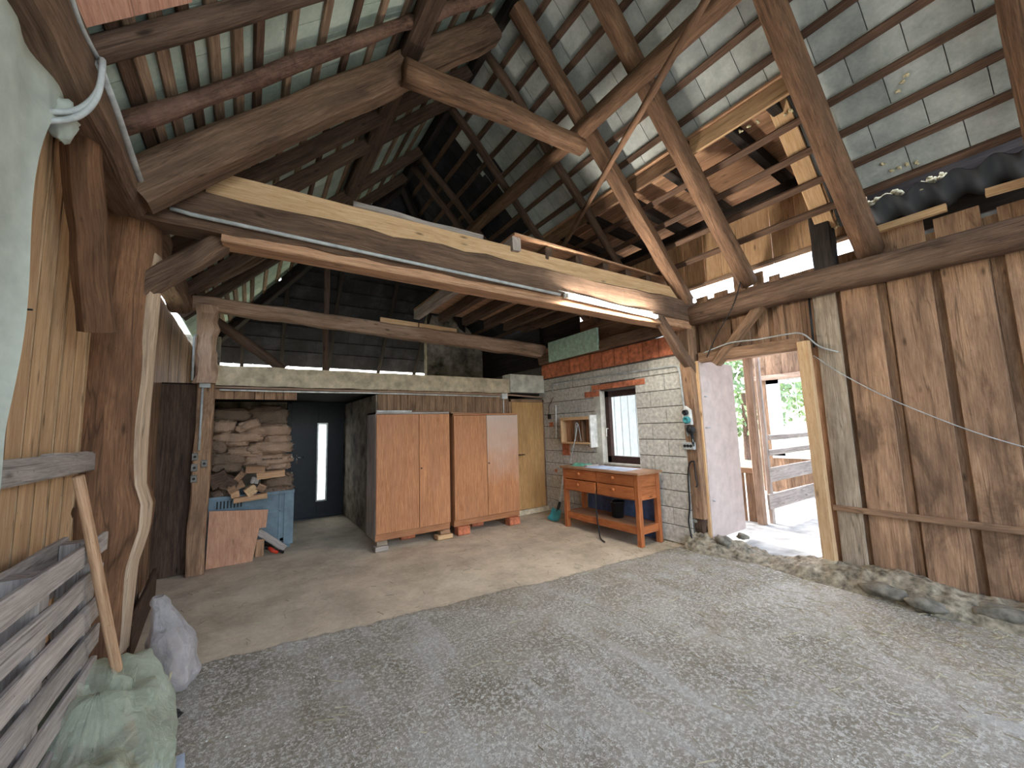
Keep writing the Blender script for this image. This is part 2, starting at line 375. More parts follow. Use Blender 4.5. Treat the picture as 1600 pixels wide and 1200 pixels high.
def struct(b, name, mat, label=None, parent=None, smooth=False, cat=None):
    o = b.build(name, mat, parent, smooth, origin=(0, 0, 0) if parent is None else None)
    if parent is None: tag(o, label or name.replace('_', ' '), cat or name.split('_')[0], None, 'structure')
    return o
def one(name, mat, label, cat, fn, group=None, smooth=False):
    b = MB(); fn(b); return tag(b.build(name, mat, None, smooth), label, cat, group)
def beamobj(name, mat, label, cat, A, B, w, h, group=None, **k):
    return one(name, mat, label, cat, lambda b: b.beam(A, B, w, h, **k), group)
def logobj(name, mat, label, cat, A, B, r0, r1=None, group=None, **k):
    return one(name, mat, label, cat, lambda b: b.log(A, B, r0, r1, **k), group, True)
def tubeobj(name, mat, label, cat, pts, r, group=None, n=8):
    return one(name, mat, label, cat, lambda b: b.tube(pts, r, n), group, True)
ORD = ['first', 'second', 'third', 'fourth', 'fifth', 'sixth', 'seventh', 'eighth', 'ninth', 'tenth', 'eleventh', 'twelfth', 'thirteenth', 'fourteenth', 'fifteenth', 'sixteenth', 'seventeenth', 'eighteenth', 'nineteenth', 'twentieth']
def spline(pts, n=8):
    pts = [V(p) for p in pts]; out = []
    P = [pts[0]]+pts+[pts[-1]]
    for i in range(1, len(P)-2):
        for k in range(n):
            t = k/n; a, b, c, d = P[i-1], P[i], P[i+1], P[i+2]
            out.append(.5*((2*b)+(c-a)*t+(2*a-5*b+4*c-d)*t*t+(3*b-a-3*c+d)*t**3))
    return out+[pts[-1]]
# ================================================================== the shell
XL, XR, YB, YN = -.8, 4.72, 5.72, -2.6          # left boards, right boards, back plank wall, near (open) end
RX = 2.05                                        # ridge
def PL(x): return 3.20+(x+.6)                    # left roof plane (underside of battens)
def PR(x): return 3.25+(4.6-x)                   # right roof plane
def hipy(x): return 6.3+abs(x-RX)/2.62*2.3       # where the back hip cuts the slopes

def fl(u, v):
    x = -1.0+5.75*u; y = YN+(8.1-YN)*v
    z = .012*noise.noise(V((x*1.1, y*1.1, 3)))+.006*noise.noise(V((x*5, y*5, 1)))-.006
    return (x, y, z)
b = MB(); b.grid(fl, 120, 200); FL = struct(b, 'floor', floormat(), 'dusty concrete and earth barn floor', smooth=True)
b = MB(); b.grid(lambda u, v: (-60+150*u, -50+150*v, -.12+(.03*noise.noise(V((u*90, v*90, 0))))), 60, 60)
struct(b, 'floor_outside', 'grass', 'meadow around the barn', smooth=True)
b = MB(); b.box((4.62, -4, -.1), (10.2, 7.6, -.012)); struct(b, 'floor_lean_to', 'paving', 'pale concrete floor of the lean-to outside the doorway')
b = MB(); b.box((-2, -9, -.1), (7, YN, -.01)); struct(b, 'floor_forecourt', 'pale_con', 'pale concrete yard behind the camera')

def boards(b, x, y0, y1, z0, z1, w, gap, th, side, zj=0, wj=.2, tones=(.86, 1.1), yplane=False, first=None):
    """vertical boards side by side along y (or x when yplane)"""
    p = y0; i = 0
    while p < y1-.02:
        ww = min(w*R.uniform(1-wj, 1+wj), y1-p); t = R.uniform(*tones)
        a = z0+R.uniform(-zj, zj)*.3; c = z1+R.uniform(-zj, zj); dx = R.uniform(-.003, .003)
        if yplane: b.box((p, x+dx, a), (p+ww, x+th*side+dx, c), 2, t)
        else: b.box((x+dx, p, a), (x+th*side+dx, p+ww, c), 2, t)
        p += ww+gap*R.uniform(.6, 1.3); i += 1
# left wall: honey boards near, dark gappy boards behind the trunk post
b = MB(); boards(b, XL, YN, 3.42, .0, 3.16, .125, .034, .014, -1, tones=(.93, 1.06), wj=.15)
WL = struct(b, 'wall_left', 'honey', 'honey coloured vertical board wall on the left')
b = MB(); b.box((XL-.05, YN, 0), (XL-.028, 3.5, 3.2), 2); struct(b, 'lining', 'darkbeam', parent=WL)
b = MB(); boards(b, XL-.03, 3.52, 4.55, .0, 3.1, .24, .009, .025, -1, tones=(.75, 1.1)); boards(b, XL-.03, 4.56, 5.2, .0, 2.58, .2, .012, .025, -1, tones=(.75, 1.1), zj=.06); boards(b, XL-.03, 5.21, 8.6, .0, 3.0, .24, .009, .025, -1, tones=(.75, 1.1)); struct(b, 'wall_left_back', 'plank', 'brown gapped boards of the left wall behind the trunk post')
# right wall: wide raised boards over a recessed layer
b = MB()
for (y0, y1, z0) in ((YN, 1.64, .04), (1.64, 2.98, 2.26)):
    boards(b, XR+.024, y0, y1, z0, 3.02, .2, .002, .022, 1, tones=(.72, .9))
    p = y1-.03
    i = 0
    while p > y0+.1:
        w = R.uniform(.19, .27) if z0 < 1 else R.uniform(.1, .17); w = min(w, p-y0)
        top = 3.12+R.choice((-.06, 0, .03, .1, .14))
        if not (z0 < 1 and i == 0): b.box((XR-.004, p-w, z0+R.uniform(0, .02)), (XR+.022, p, top), 2, R.uniform(.86, 1.12))
        p -= w+R.uniform(.055, .09); i += 1
WR = struct(b, 'wall_right', 'plank', 'rough brown plank wall on the right')
b = MB(); b.box((XR-.006, 1.335, .1), (XR+.02, 1.525, 2.72), 2, 1.0); g = struct(b, 'pale_plank', 'greyplank', parent=WR); g['label'] = 'pale grey plank beside the doorway'
# block wall on the right, with the window opening
WY0, WY1, WZ0, WZ1 = 3.62, 4.29, .92, 2.0
b = MB(); b2 = MB()
BX = 4.5
def holes(y0, y1, z0, z1):
    """split a block round the window opening"""
    if y1 <= WY0-.0 or y0 >= WY1 or z1 <= WZ0 or z0 >= WZ1: return [(y0, y1, z0, z1)]
    out = []
    if y0 < WY0-.03: out.append((y0, WY0, z0, z1))
    if y1 > WY1+.03: out.append((WY1, y1, z0, z1))
    return out
rows = 11; hh = 2.34/rows
for r in range(rows):
    y = 2.9; z = r*hh; first = True
    while y < 8.1:
        w = (.25 if r % 2 else .48) if first else R.choice((.5, .5, .5, .34)); first = False
        y2 = min(y+w, 8.1)
        for q in holes(y, y2, z, z+hh):
            d = R.uniform(-.004, .004)
            b.box((BX+d, q[0]+.004, q[2]+.004), (BX+.24, q[1]-.004, q[3]-.004), 1, R.uniform(.9, 1.08), ch=.006)
        y = y2
b2.box((BX+.012, 2.9, 0), (BX+.22, WY0-.002, 2.62)); b2.box((BX+.012, WY1+.002, 0), (BX+.22, 8.1, 2.62))
b2.box((BX+.012, WY0-.002, 0), (BX+.22, WY1+.002, WZ0-.01)); b2.box((BX+.012, WY0-.002, WZ1+.01), (BX+.22, WY1+.002, 2.62))
WB = struct(b, 'wall_window_side', 'block', 'grey block wall with the window')
struct(b2, 'joint_mortar', 'mortar', parent=WB)
b = MB(); y = 2.95
while y < 5.7:
    w = R.choice((.24, .25, .26, .33)); b.box((BX-.004+R.uniform(-.003, .003), y+.006, 2.36), (BX+.14, min(y+w, 5.72)-.006, 2.615), 1, R.uniform(.85, 1.12), ch=.006); y += w
g = struct(b, 'brick_course', 'brick', parent=WB); g['label'] = 'course of orange clay bricks along the top'
b = MB()
b.box((BX-.012, 3.45, 2.03), (BX+.1, 4.45, 2.11), 1, 1); b.box((BX-.008, 4.3, 1.93), (BX+.1, 4.62, 2.02), 1, .95)
g = struct(b, 'lintel', 'brick', parent=WB); g['label'] = 'flat clay lintel over the window'
b = MB(); b.box((BX-.006, WY1, WZ0), (BX+.1, WY1+.13, 2.02), 2, .98); g = struct(b, 'window_jamb', 'pale_con', parent=WB)
b = MB()
for y, z, s in ((5.5, 1.52, .1), (5.0, .62, .1), (5.42, .72, .06)): b.box((BX-.005, y-s/2, z-s*.4), (BX+.02, y+s/2, z+s*.4), 1, .9)
struct(b, 'patch_brick', 'brick', parent=WB)
# back wall of narrow boards over the wardrobes, and the recess behind the opening
b = MB(); boards(b, YB, 1.52, 3.74, .02, 2.1, .115, .004, .024, 1, yplane=True, tones=(.86, 1.06))
boards(b, YB+.004, -.36, .5, 1.93, 2.05, .15, .006, .024, 1, yplane=True, tones=(.85, 1.08), wj=.4)
struct(b, 'wall_back', 'plank', 'narrow brown boards of the back wall above the wardrobes')
b = MB(); b.box((1.5, YB+.03, 0), (1.62, 8.0, 2.02)); struct(b, 'wall_recess', 'stonewall', 'old plastered side wall of the recess by the black door')
b = MB(); b.box((-.95, 8.06, 0), (.6, 8.25, 2.32)); b.box((1.64, 8.06, 0), (4.75, 8.25, 2.32)); b.box((.6, 8.06, 2.06), (1.64, 8.25, 2.32)); b.box((3.12, 7.9, 2.3), (4.9, 8.06, 4.4)); b.box((-.95, 8.3, 2.3), (-.45, 8.36, 3.2))
struct(b, 'wall_end', 'stonewall', 'old outer end wall behind the black door')
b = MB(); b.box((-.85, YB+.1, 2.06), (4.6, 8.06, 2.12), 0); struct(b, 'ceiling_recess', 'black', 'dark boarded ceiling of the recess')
# heavy plastered beam across the back
b = MB()
def ctop(x): return 2.33+.012*noise.noise(V((x*3, 0, 0)))
def cbeam(u, v):
    x = -.42+4.2*u; a = v*4
    z0, z1 = 2.09+.015*noise.noise(V((x*4, 2, 0))), ctop(x); y0, y1 = YB-.02, YB+.24
    c = [(y0, z0), (y0, z1), (y1, z1), (y1, z0), (y0, z0)]; i = min(int(a), 3); f = a-i
    y = c[i][0]+(c[i+1][0]-c[i][0])*f; z = c[i][1]+(c[i+1][1]-c[i][1])*f
    return (x, y+.008*noise.noise(V((x*8, z*8, 0))), z)
b.grid(cbeam, 90, 16); CB = struct(b, 'trim_back_beam', 'concrete', 'rough plastered beam across the back wall', smooth=False)
b = MB(); b.box((3.76, YB-.05, 2.1), (4.5, YB+.2, 2.42)); struct(b, 'trim_plaster_block', 'pale_con', 'pale plaster block in the back corner above the wooden door')

# ------------------------------------------------------------------ roof skin
def tiles(name, mat, label, side, y0, y1, keep=None, pitch=.196, wid=.31):
    b = MB(); n = 0
    xs = 4.62 if side > 0 else -.78
    x = xs
    while (x > RX+.02 if side > 0 else x < RX-.02):
        x2 = x-side*pitch*1.12
        off = (n % 2)*wid/2; y = y0-off
        while y < y1:
            cx, cy = (x+x2)/2, y+wid/2
            if cy < hipy(cx)+.12 and (keep is None or keep(cx, cy)):
                P = PR if side > 0 else PL; e = .03
                l0 = R.uniform(-.012, -.008); l1 = R.uniform(-.002, .001)
                a = [V((x, y+.003, P(x)+e+.02+l0)), V((x, y+wid-.003, P(x)+e+.02+l0)), V((x2, y+wid-.003, P(x2)+e+l1)), V((x2, y+.003, P(x2)+e+l1))]
                b.prism(a, V((side*.007, 0, .007)), R.uniform(.85, 1.1))
                h2 = V((side*.02, wid/2, .02)); b.prism([p+h2 for p in a], V((side*.007, 0, .007)), R.uniform(.85, 1.1))
            y += wid
        x -= side*pitch; n += 1
    return struct(b, name, mat, label, cat='roof')
def keepR(x, y):
    if x > 4.45 and y < 1.1: return False
    if 1.12 < y < 4.5 and x > 3.62: return False
    if y >= 4.5 and x > 4.5: return False
    return y > YN
tiles('ceiling_right', 'tile', 'grey fibre slab roof slope on the right', 1, YN, 4.45, keepR)
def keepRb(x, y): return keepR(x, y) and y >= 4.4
tiles('ceiling_right_back', 'tiledark', 'dark far end of the right roof slope', 1, 4.45, 8.6, keepRb)
tiles('ceiling_left', 'tileg', 'pale greenish slab roof slope on the left', -1, YN, 8.6, lambda x, y: (x > -.74 or y > 2.2), pitch=.21, wid=.3)
b = MB(); n = 0
s = 0.0
H0 = V((0, 6.3, 5.82)); H1 = V((0, 8.62, 3.13)); hd = (H1-H0); HL = hd.length
k = 0
while s < 1.07:
    s2 = min(s+.1, 1.115); hw0 = 2.72*min(s, 1)+.06; hw1 = 2.72*min(s2, 1)+.06
    x = RX-hw1-(k % 2)*.15
    while x < RX+hw1:
        if abs(x+.15-RX) < (hw0+hw1)/2+.05:
            p0 = H0+hd*s; p1 = H0+hd*s2; e = V((0, .01, .01))*R.uniform(0, 1)
            b.prism([V((x, p0.y, p0.z)), V((x+.297, p0.y, p0.z)), V((x+.297, p1.y, p1.z))+V((0, .008, .012)), V((x, p1.y, p1.z))+V((0, .008, .012))], V((0, .006, .008)), R.uniform(.8, 1.15))
            e = V((.15, .03, .03)); b.prism([V((x, p0.y, p0.z))+e, V((x+.297, p0.y, p0.z))+e, V((x+.297, p1.y, p1.z))+e, V((x, p1.y, p1.z))+e], V((0, .006, .008)), .9)
        x += .3
    s += .078; k += 1
struct(b, 'ceiling_back_hip', 'tiledark', 'dark hipped roof end above the back beam', cat='roof')

b = MB(); b.box((4.48, 5.72, 2.6), (4.54, 8.3, 3.9), 1); b.box((4.56, 4.74, 2.95), (4.6, 8.3, 3.7), 1); struct(b, 'wall_loft_side', 'black', 'black boards added to keep the right of the back loft dark')  # black boards added to shut out sky light and keep the loft dark
b = MB(); b.box((-.86, 5.8, 0), (-.5, 5.84, 2.1), 2, .9); struct(b, 'wall_recess_left', 'darkbeam', 'dark boarding left of the recess post')
b = MB(); b.box((4.93, YN, 3.12), (4.96, 1.06, 3.95), 1); struct(b, 'trim_eave_board', 'black', 'black panel added to darken the gap behind the corrugated sheet')  # black panel added so the gap under the battens stays dark
# ------------------------------------------------------------------ battens
i = 0
x = 4.42
while x > 2.15:
    y0 = YN; y1 = min(hipy(x)-.05, 8.5)
    beamobj('roof_batten', 'batten', f'brown roof batten on the right slope, {ORD[i]} up from the eave', 'batten', (x, y0, PR(x)+.012), (x, y1, PR(x)+.012), .062, .034, 'roof battens on the right slope', up=(1, 0, 1), seg=12, jit=.004, ch=.004, t=R.uniform(.8, 1.15))
    x -= .196; i += 1
xs = [-.55, -.5, -.42, -.33, -.23, -.13, -.03, .14, .32, .51, .70, .89, 1.08, 1.27, 1.46, 1.65, 1.84]
for i, x in enumerate(xs):
    y1 = hipy(x)-.1
    beamobj('roof_batten', 'battenpale' if i % 3 else 'batten', f'pale roof batten on the left slope, {ORD[i]} up from the eave' if i % 3 else f'brown roof batten on the left slope, {ORD[i]} up from the eave', 'batten', (x, YN, PL(x)+.015), (x, y1, PL(x)+.015), .058, .03, 'roof battens on the left slope', up=(-1, 0, 1), seg=10, jit=.004, ch=.004)

# ------------------------------------------------------------------ roof timbers
PLn, PLp = (-1, 0, 1), (-.6, 0, 3.12)
PRn, PRp = (1, 0, 1), (4.6, 0, 3.17)
def onL(x, y, d=0): return PN(x, y, (-.6, 0, 3.12-d), PLn)
def onR(x, y, d=0): return PN(x, y, (4.6, 0, 3.17-d), PRn)
G = 'rafters of the left slope'
logobj('rafter', 'darkbeam', 'dark log rafter on the left, nearest the camera, above the wall plate', 'rafter', PY(156, 72, 2.2)-V((.22, 0, .22)), PY(437, -6, 2.2)+V((1.95, 0, 1.95)), .052, .048, G, wob=.02, sq=.2)
logobj('rafter', 'bark', 'log rafter with peeling bark, second on the left slope', 'rafter', PY(190, 190, 2.66)-V((.1, 0, .1)), PY(640, 38, 2.66)+V((1.0, 0, 1.0)), .05, .045, G, wob=.03, rough=.012)
beamobj('rafter', 'beam', 'thick squared rafter rising from the left end of the big tie beam', 'rafter', (-.62, 3.02, 2.95), (1.9, 3.02, 5.47), .2, .24, G, up=(-1, 0, 1), seg=12, jit=.008, ch=.03)
beamobj('rafter', 'darkbeam', 'dark squared rafter on the left, first beyond the thick one', 'rafter', (-.72, 3.68, 2.93), (1.98, 3.68, 5.62), .1, .12, G, up=(-1, 0, 1), seg=8, jit=.005)
beamobj('rafter', 'darkbeam', 'dark squared rafter on the left, second beyond the thick one', 'rafter', (-.72, 4.15, 2.93), (1.98, 4.15, 5.62), .1, .12, G, up=(-1, 0, 1), seg=8, jit=.005)
beamobj('rafter', 'darkbeam', 'dark squared rafter on the left, third beyond the thick one', 'rafter', (-.72, 5.25, 2.93), (1.98, 5.25, 5.62), .1, .12, G, up=(-1, 0, 1), seg=8, jit=.005)
beamobj('rafter', 'darkbeam', 'farthest dark rafter on the left slope, beside the dark hip', 'rafter', (-.72, 5.95, 2.93), (1.98, 5.95, 5.62), .1, .12, G, up=(-1, 0, 1), seg=8, jit=.005)
G = 'rafters of the right slope'
beamobj('rafter', 'log', 'knotty rafter rising from the right end of the big tie beam', 'rafter', (4.52, 2.75, 3.0), (2.02, 2.75, 5.55), .15, .15, G, up=(1, 0, 1), seg=12, jit=.006, ch=.03)
logobj('rafter', 'log', 'round log rafter second from the tie beam on the right slope', 'rafter', (4.62, 2.06, 3.02), (2.0, 2.06, 5.66), .09, .085, G, wob=.02, sq=.15)
logobj('rafter', 'log', 'round log rafter beside the corrugated sheet on the right', 'rafter', (4.66, 1.03, 2.98), (2.0, 1.03, 5.64), .1, .085, G, wob=.02, sq=.15)
logobj('rafter', 'log', 'round log rafter at the right edge of view', 'rafter', (4.66, .02, 2.98), (2.0, .02, 5.64), .09, .085, G, wob=.02)
for y, nm in ((3.35, 'first'), (4.25, 'second'), (5.3, 'third'), (5.62, 'fourth')):
    logobj('rafter', 'darkbeam', f'thin dark pole rafter on the right slope, {nm} beyond the big tie beam', 'rafter', (4.5 if y < 5 else 4.2, y, 3.1 if y < 5 else 3.4), (2.02, y, 5.62), .05, .05, G, wob=.03)
beamobj('ridge_beam', 'black', 'black ridge beam along the top of the roof', 'beam', (RX, YN, 5.72), (RX, 6.3, 5.72), .08, .16, seg=14)
# purlins and collar
pR = [(2.86, YN, 4.62), (2.86, 5.75, 4.62)]
logobj('purlin', 'log', 'long purlin under the rafters of the right slope', 'purlin', pR[0], pR[1], .085, .075, 'purlins', sq=.6, seg=20, wob=.02)
beamobj('purlin', 'darkbeam', 'squared purlin under the rafters of the left slope', 'purlin', (1.02, YN, 4.67), (1.02, 5.9, 4.67), .15, .17, 'purlins', seg=16, jit=.006, ch=.02)
logobj('collar_beam', 'log', 'thick collar beam between the two purlins below the ridge', 'beam', (.95, 2.86, 4.40), (2.92, 2.84, 4.52), .1, .085, sq=.6, wob=.02)
logobj('wind_brace', 'log', 'long slender pole brace crossing under the right slope', 'brace', onR(1120, -30, .85), onR(864, 412, .1), .03, .03, wob=.006, seg=14)
# wall plates and tie beams
logobj('wall_plate', 'beam', 'heavy weathered plate beam along the right plank wall', 'beam', (4.62, YN, 2.79), (4.6, 2.85, 2.80), .115, .115, 'wall plates', sq=.85, seg=24, wob=.03, rough=.008)
WPl = beamobj('wall_plate', 'beam', 'heavy dark plate beam along the top of the left wall', 'beam', (-.68, YN, 2.98), (-.68, 5.6, 3.0), .2, .24, 'wall plates', seg=24, jit=.008, ch=.03)
A, B = V((-.62, 3.2, 0)), V((4.6, 2.7, 0)); bd = (B-A).normalized(); bn = V((bd.y, -bd.x, 0))   # faces the camera
def bp(t, z, d=0): q = A.lerp(B, t)+bn*d; return (q.x, q.y, z)
TB = beamobj('tie_beam', 'beam', 'big brown tie beam spanning the barn above the lit tube', 'beam', bp(-.02, 3.02, -.13), bp(1.01, 2.86, -.13), .24, .26, 'tie beams', seg=26, jit=.009, ch=.02)
beamobj('plank', 'palewood', 'honey coloured board on edge along the top of the big tie beam', 'board', bp(.06, 3.235, -.1), bp(.985, 3.06, -.1), .05, .19, up=(0, 0, 1), seg=10, jit=.003, t=.9, ch=.004)
beamobj('plank', 'deck', 'light board along the bottom of the big tie beam behind the conduit', 'board', bp(.08, 2.865, -.12), bp(.99, 2.685, -.12), .17, .1, seg=10, jit=.003, ch=.006, t=1.1)
logobj('pole', 'greywood', 'peeled grey pole lying on top of the big tie beam', 'pole', bp(.24, 3.34, -.14), bp(.46, 3.3, -.14), .035, .03, wob=.02)
T2 = beamobj('tie_beam', 'pinkbeam', 'second tie beam farther back, dusty brown, above the back beam', 'beam', (-.62, 5.68, 3.04), (4.5, 5.68, 2.87), .16, .16, 'tie beams', seg=22, jit=.006, ch=.02, taper=1.4)
for a, c, l in ((1.52, 2.08, 'left'), (2.1, 2.72, 'right')):
    beamobj('batten_strip', 'palewood', f'fresh pale lath lying on the second tie beam, {l} piece', 'lath', (a, 5.63, 3.085-.03*(a-1.5)), (c, 5.63, 3.085-.03*(c-1.5)), .04, .085, 'pale laths on the second tie beam', seg=1, jit=0, ch=.002)
# loft platform between the two tie beams
b = MB()
for i in range(17):
    y = 2.95+i*.165; b.box((2.06, y, 3.335), (4.62, y+.16, 3.358), 0, R.uniform(.85, 1.1))
struct(b, 'ceiling_loft', 'deck', 'brown boards of the loft platform')
for i, x in enumerate((2.1, 2.5, 2.92, 3.33, 3.72, 4.1)):
    beamobj('joist', 'greywood' if i == 0 else 'darkbeam', 'grey edge joist at the left end of the loft platform' if i == 0 else f'dark joist under the loft platform, {ORD[i-1]} right of the grey edge joist', 'joist', (x, 2.98, 3.26), (x, 5.72, 3.26), .09, .14, 'loft joists', seg=8, jit=.005)
beamobj('beam', 'beam', 'rough beam lying on the orange brick course', 'beam', (4.52, 2.95, 2.73), (4.52, 5.7, 2.70), .2, .18, seg=12, jit=.01, ch=.03)
beamobj('plank', 'plank', 'upright brown boarding above the brick course behind the mint board', 'board', (4.6, 2.95, 2.98), (4.6, 5.7, 2.98), .03, .5, seg=6)
# braces
beamobj('knee_brace', 'beam', 'knee brace from the trunk post up to the left end of the tie beam', 'brace', (-.66, 3.35, 2.4), (-.06, 3.33, 3.0), .12, .14, 'knee braces', seg=6, jit=.006, ch=.02)
beamobj('knee_brace', 'beam', 'knee brace from the sockets post up to the right end of the tie beam', 'brace', (4.62, 2.8, 2.12), (3.9, 2.84, 2.86), .11, .12, 'knee braces', seg=6, jit=.006, ch=.02)
beamobj('knee_brace', 'plank', 'knee brace over the doorway up to the right plate beam', 'brace', (4.645, 2.52, 2.18), (4.62, 1.88, 2.82), .1, .12, 'knee braces', seg=6, jit=.006, ch=.02, up=(1, 0, 0))
# posts
b = MB()
prof = [(0, -.72, .13), (.25, -.7, .145), (.5, -.71, .16), (.75, -.71, .165), (.95, -.69, .19), (1.1, -.69, .2), (1.22, -.7, .175), (1.5, -.7, .17), (1.8, -.7, .172), (2.1, -.7, .165), (2.4, -.7, .165), (2.7, -.7, .17), (2.95, -.7, .17)]
rings = []; n = 28
for z, x, r in prof:
    ring = []
    for j in range(n):
        a = 2*PI*j/n; k = 1+.22*(1-max(abs(math.cos(a)), abs(math.sin(a))))+.12*noise.noise(V((math.cos(a)*1.3, math.sin(a)*1.3, z*1.8)))
        ring.append((x+math.cos(a)*r*k, 3.42+math.sin(a)*r*k, z))
    rings.append(ring)
b.sweep(rings, [.04*j for j in range(n+1)], [p[0] for p in prof], 1.0)
TP = tag(b.build('trunk_post', 'trunk', None, True), 'thick gnarled tree trunk post against the left wall', 'post')
b = MB()   # pale sapwood strip on its right flank
def sap(u, v):
    z = .22+2.5*u; a = -.75+.62*v+.25*noise.noise(V((z*1.6, 0, 5))); i = 0
    while i < len(prof)-2 and prof[i+1][0] < z: i += 1
    f = min(1, max(0, (z-prof[i][0])/(prof[i+1][0]-prof[i][0]))); r = prof[i][2]+(prof[i+1][2]-prof[i][2])*f; x = prof[i][1]+(prof[i+1][1]-prof[i][1])*f
    k = 1+.22*(1-max(abs(math.cos(a)), abs(math.sin(a))))+.12*noise.noise(V((math.cos(a)*1.3, math.sin(a)*1.3, z*1.8)))
    e = .012 if .02 < v < .98 and .01 < u < .99 else -.012
    return (x+math.cos(a)*(r*k+e), 3.42+math.sin(a)*(r*k+e), z)
b.grid(sap, 60, 12, su=2.5, sv=.3); g = b.build('sapwood', 'sapwood', TP, True); g['label'] = 'pale barkless flank of the trunk post'
b = MB(); b.log((-.5, 1.6, 2.5), (-.52, 2.02, 1.9), .05, .05, seg=8); 
b = MB(); b.beam(PX(126, 205, -.7), PX(150, 518, -.66), .13, .12, (0, 1, 0), .045, 8, .004, .75)
tag(b.build('hanging_timber', 'trunk', None), 'short barky timber hanging down from the left plate beam before the trunk post', 'timber')
beamobj('post', 'pinkbeam', 'old worm-eaten post standing above the left end of the back beam', 'post', (-.44, 5.66, 2.1), (-.44, 5.66, 3.0), .2, .2, seg=10, jit=.014, ch=.04, up=(0, 1, 0))
beamobj('post', 'plank', 'squared brown post with sockets at the left side of the recess', 'post', (-.44, 5.72, 0), (-.42, 5.72, 2.1), .16, .14, seg=8, jit=.005, up=(0, 1, 0), ch=.012)
beamobj('post', 'plank', 'brown post with the socket panel between block wall and doorway', 'post', (4.6, 2.84, .34), (4.58, 2.84, 2.72), .17, .18, seg=10, jit=.006, up=(0, 1, 0), ch=.015)
beamobj('post', 'black', 'dark post with a drying crack on the right plate beam', 'post', (4.62, 1.35, 2.85), (4.6, 1.34, 3.52), .15, .16, up=(0, 1, 0), seg=6)
beamobj('strut', 'darkbeam', 'thin upright strut behind the second tie beam in the dark loft', 'strut', (.84, 5.84, 2.3), (.84, 5.84, 3.95), .07, .06, up=(0, 1, 0), seg=6)
logobj('strut', 'darkbeam', 'slanting brace from the left post down to the back beam', 'brace', (-.42, 5.78, 2.9), (.35, 5.82, 2.33), .06, .055, sq=.7, seg=6)
for i, x in enumerate((-.15, .5, 1.32, 2.34, 3.15)):
    if i == 1: x = .48
    q = lambda s: H0+hd*s+V((x, -.07, -.06))
    s0 = max(.02, (abs(x-RX)-.06)/2.72)
    beamobj('hip_rafter_pole', 'black', f'dark pole rafter of the back hip, {ORD[i]} from the left', 'rafter', q(1.12), q(s0), .06, .07, 'rafters of the back hip', up=(0, 1, .7), seg=6)
for sgn, w in ((-1, 'left'), (1, 'right')):
    beamobj('hip_beam', 'black', f'dark hip beam falling from the ridge end to the {w} back corner', 'rafter', (RX, 6.25, 5.68), (RX+sgn*2.68, 8.55, 3.05), .1, .14, 'hip beams', seg=8)
logobj('rafter', 'beam', 'stout rafter foot under the left end of the big tie beam, beyond the knee brace', 'rafter', onL(300, 452, .05), onL(445, 380, .05), .075, .07, 'rafters of the left slope', sq=.7)
# ================================================================== doors and window
def handle(par, c, side, mat='metal', nx=(0, -1, 0)):
    b = MB(); n = V(nx); u = V((side, 0, 0)) if abs(n.y) > .5 else V((0, side, 0)); c = V(c)
    b.beam(c+V((0, 0, -.11))+n*.006, c+V((0, 0, .07))+n*.006, .032, .01, n, .003, 1, 0, 1)
    b.tube([c+n*.01, c+n*.055, c+n*.06+u*.02, c+n*.06+u*.12], .009, 8)
    return b.build('handle', mat, par, True)
D1 = tag(bpy.data.objects.new('door_1', None), 'black entrance door with a tall narrow glass strip', 'door', None, 'structure'); COL.objects.link(D1); D1.location = (1.12, 8.05, 0)
b = MB(); gx0, gx1, gz0, gz1 = 1.06, 1.2, .3, 1.66
for lo, hi in (((.63, 8.0, .02), (gx0, 8.05, 2.03)), ((gx1, 8.0, .02), (1.61, 8.05, 2.03)), ((gx0, 8.0, .02), (gx1, 8.05, gz0)), ((gx0, 8.0, gz1), (gx1, 8.05, 2.03))): b.box(lo, hi, 2, 1)
b.build('leaf', 'blackdoor', D1)
b = MB()
for lo, hi in (((gx0-.02, 7.985, gz0-.02), (gx0+.008, 8.0, gz1+.02)), ((gx1-.008, 7.985, gz0-.02), (gx1+.02, 8.0, gz1+.02)), ((gx0, 7.985, gz0-.02), (gx1, 8.0, gz0+.008)), ((gx0, 7.985, gz1-.008), (gx1, 8.0, gz1+.02))): b.box(lo, hi, 2, 1)
b.build('glass_trim', 'metal', D1)
b = MB(); b.box((gx0, 8.018, gz0), (gx1, 8.026, gz1), 2, 1); b.build('pane', 'frosted', D1)
handle(D1, (.72, 8.0, 1.08), 1)
b = MB(); b.box((.56, 7.98, 0), (.63, 8.08, 2.1), 2, 1); b.box((1.61, 7.98, 0), (1.67, 8.08, 2.1), 2, 1); b.box((.56, 7.98, 2.03), (1.67, 8.08, 2.1), 0, 1); b.box((.56, 7.98, -.02), (1.67, 8.1, .025), 0, 1); b.build('frame', 'blackdoor', D1)
D2 = tag(bpy.data.objects.new('door_2', None), 'flush brown wooden door in the back corner by the block wall', 'door', None, 'structure'); COL.objects.link(D2); D2.location = (4.12, YB, .08)
b = MB(); b.box((3.79, YB-.03, .09), (4.46, YB+.012, 1.93), 2, 1); b.build('leaf', 'doorwood', D2)
b = MB(); b.box((3.73, YB-.02, .06), (3.785, YB+.02, 1.98), 2, 1); b.box((4.465, YB-.02, .06), (4.5, YB+.02, 1.98), 2, 1); b.box((3.73, YB-.02, 1.935), (4.5, YB+.02, 1.985), 0, 1); b.build('frame', 'plank', D2)
handle(D2, (3.87, YB-.03, 1.02), 1, 'brownframe')
b = MB(); b.box((3.7, YB-.06, 0), (4.5, YB+.08, .085)); struct(b, 'trim_door_sill', 'concrete', 'low concrete sill under the wooden door')
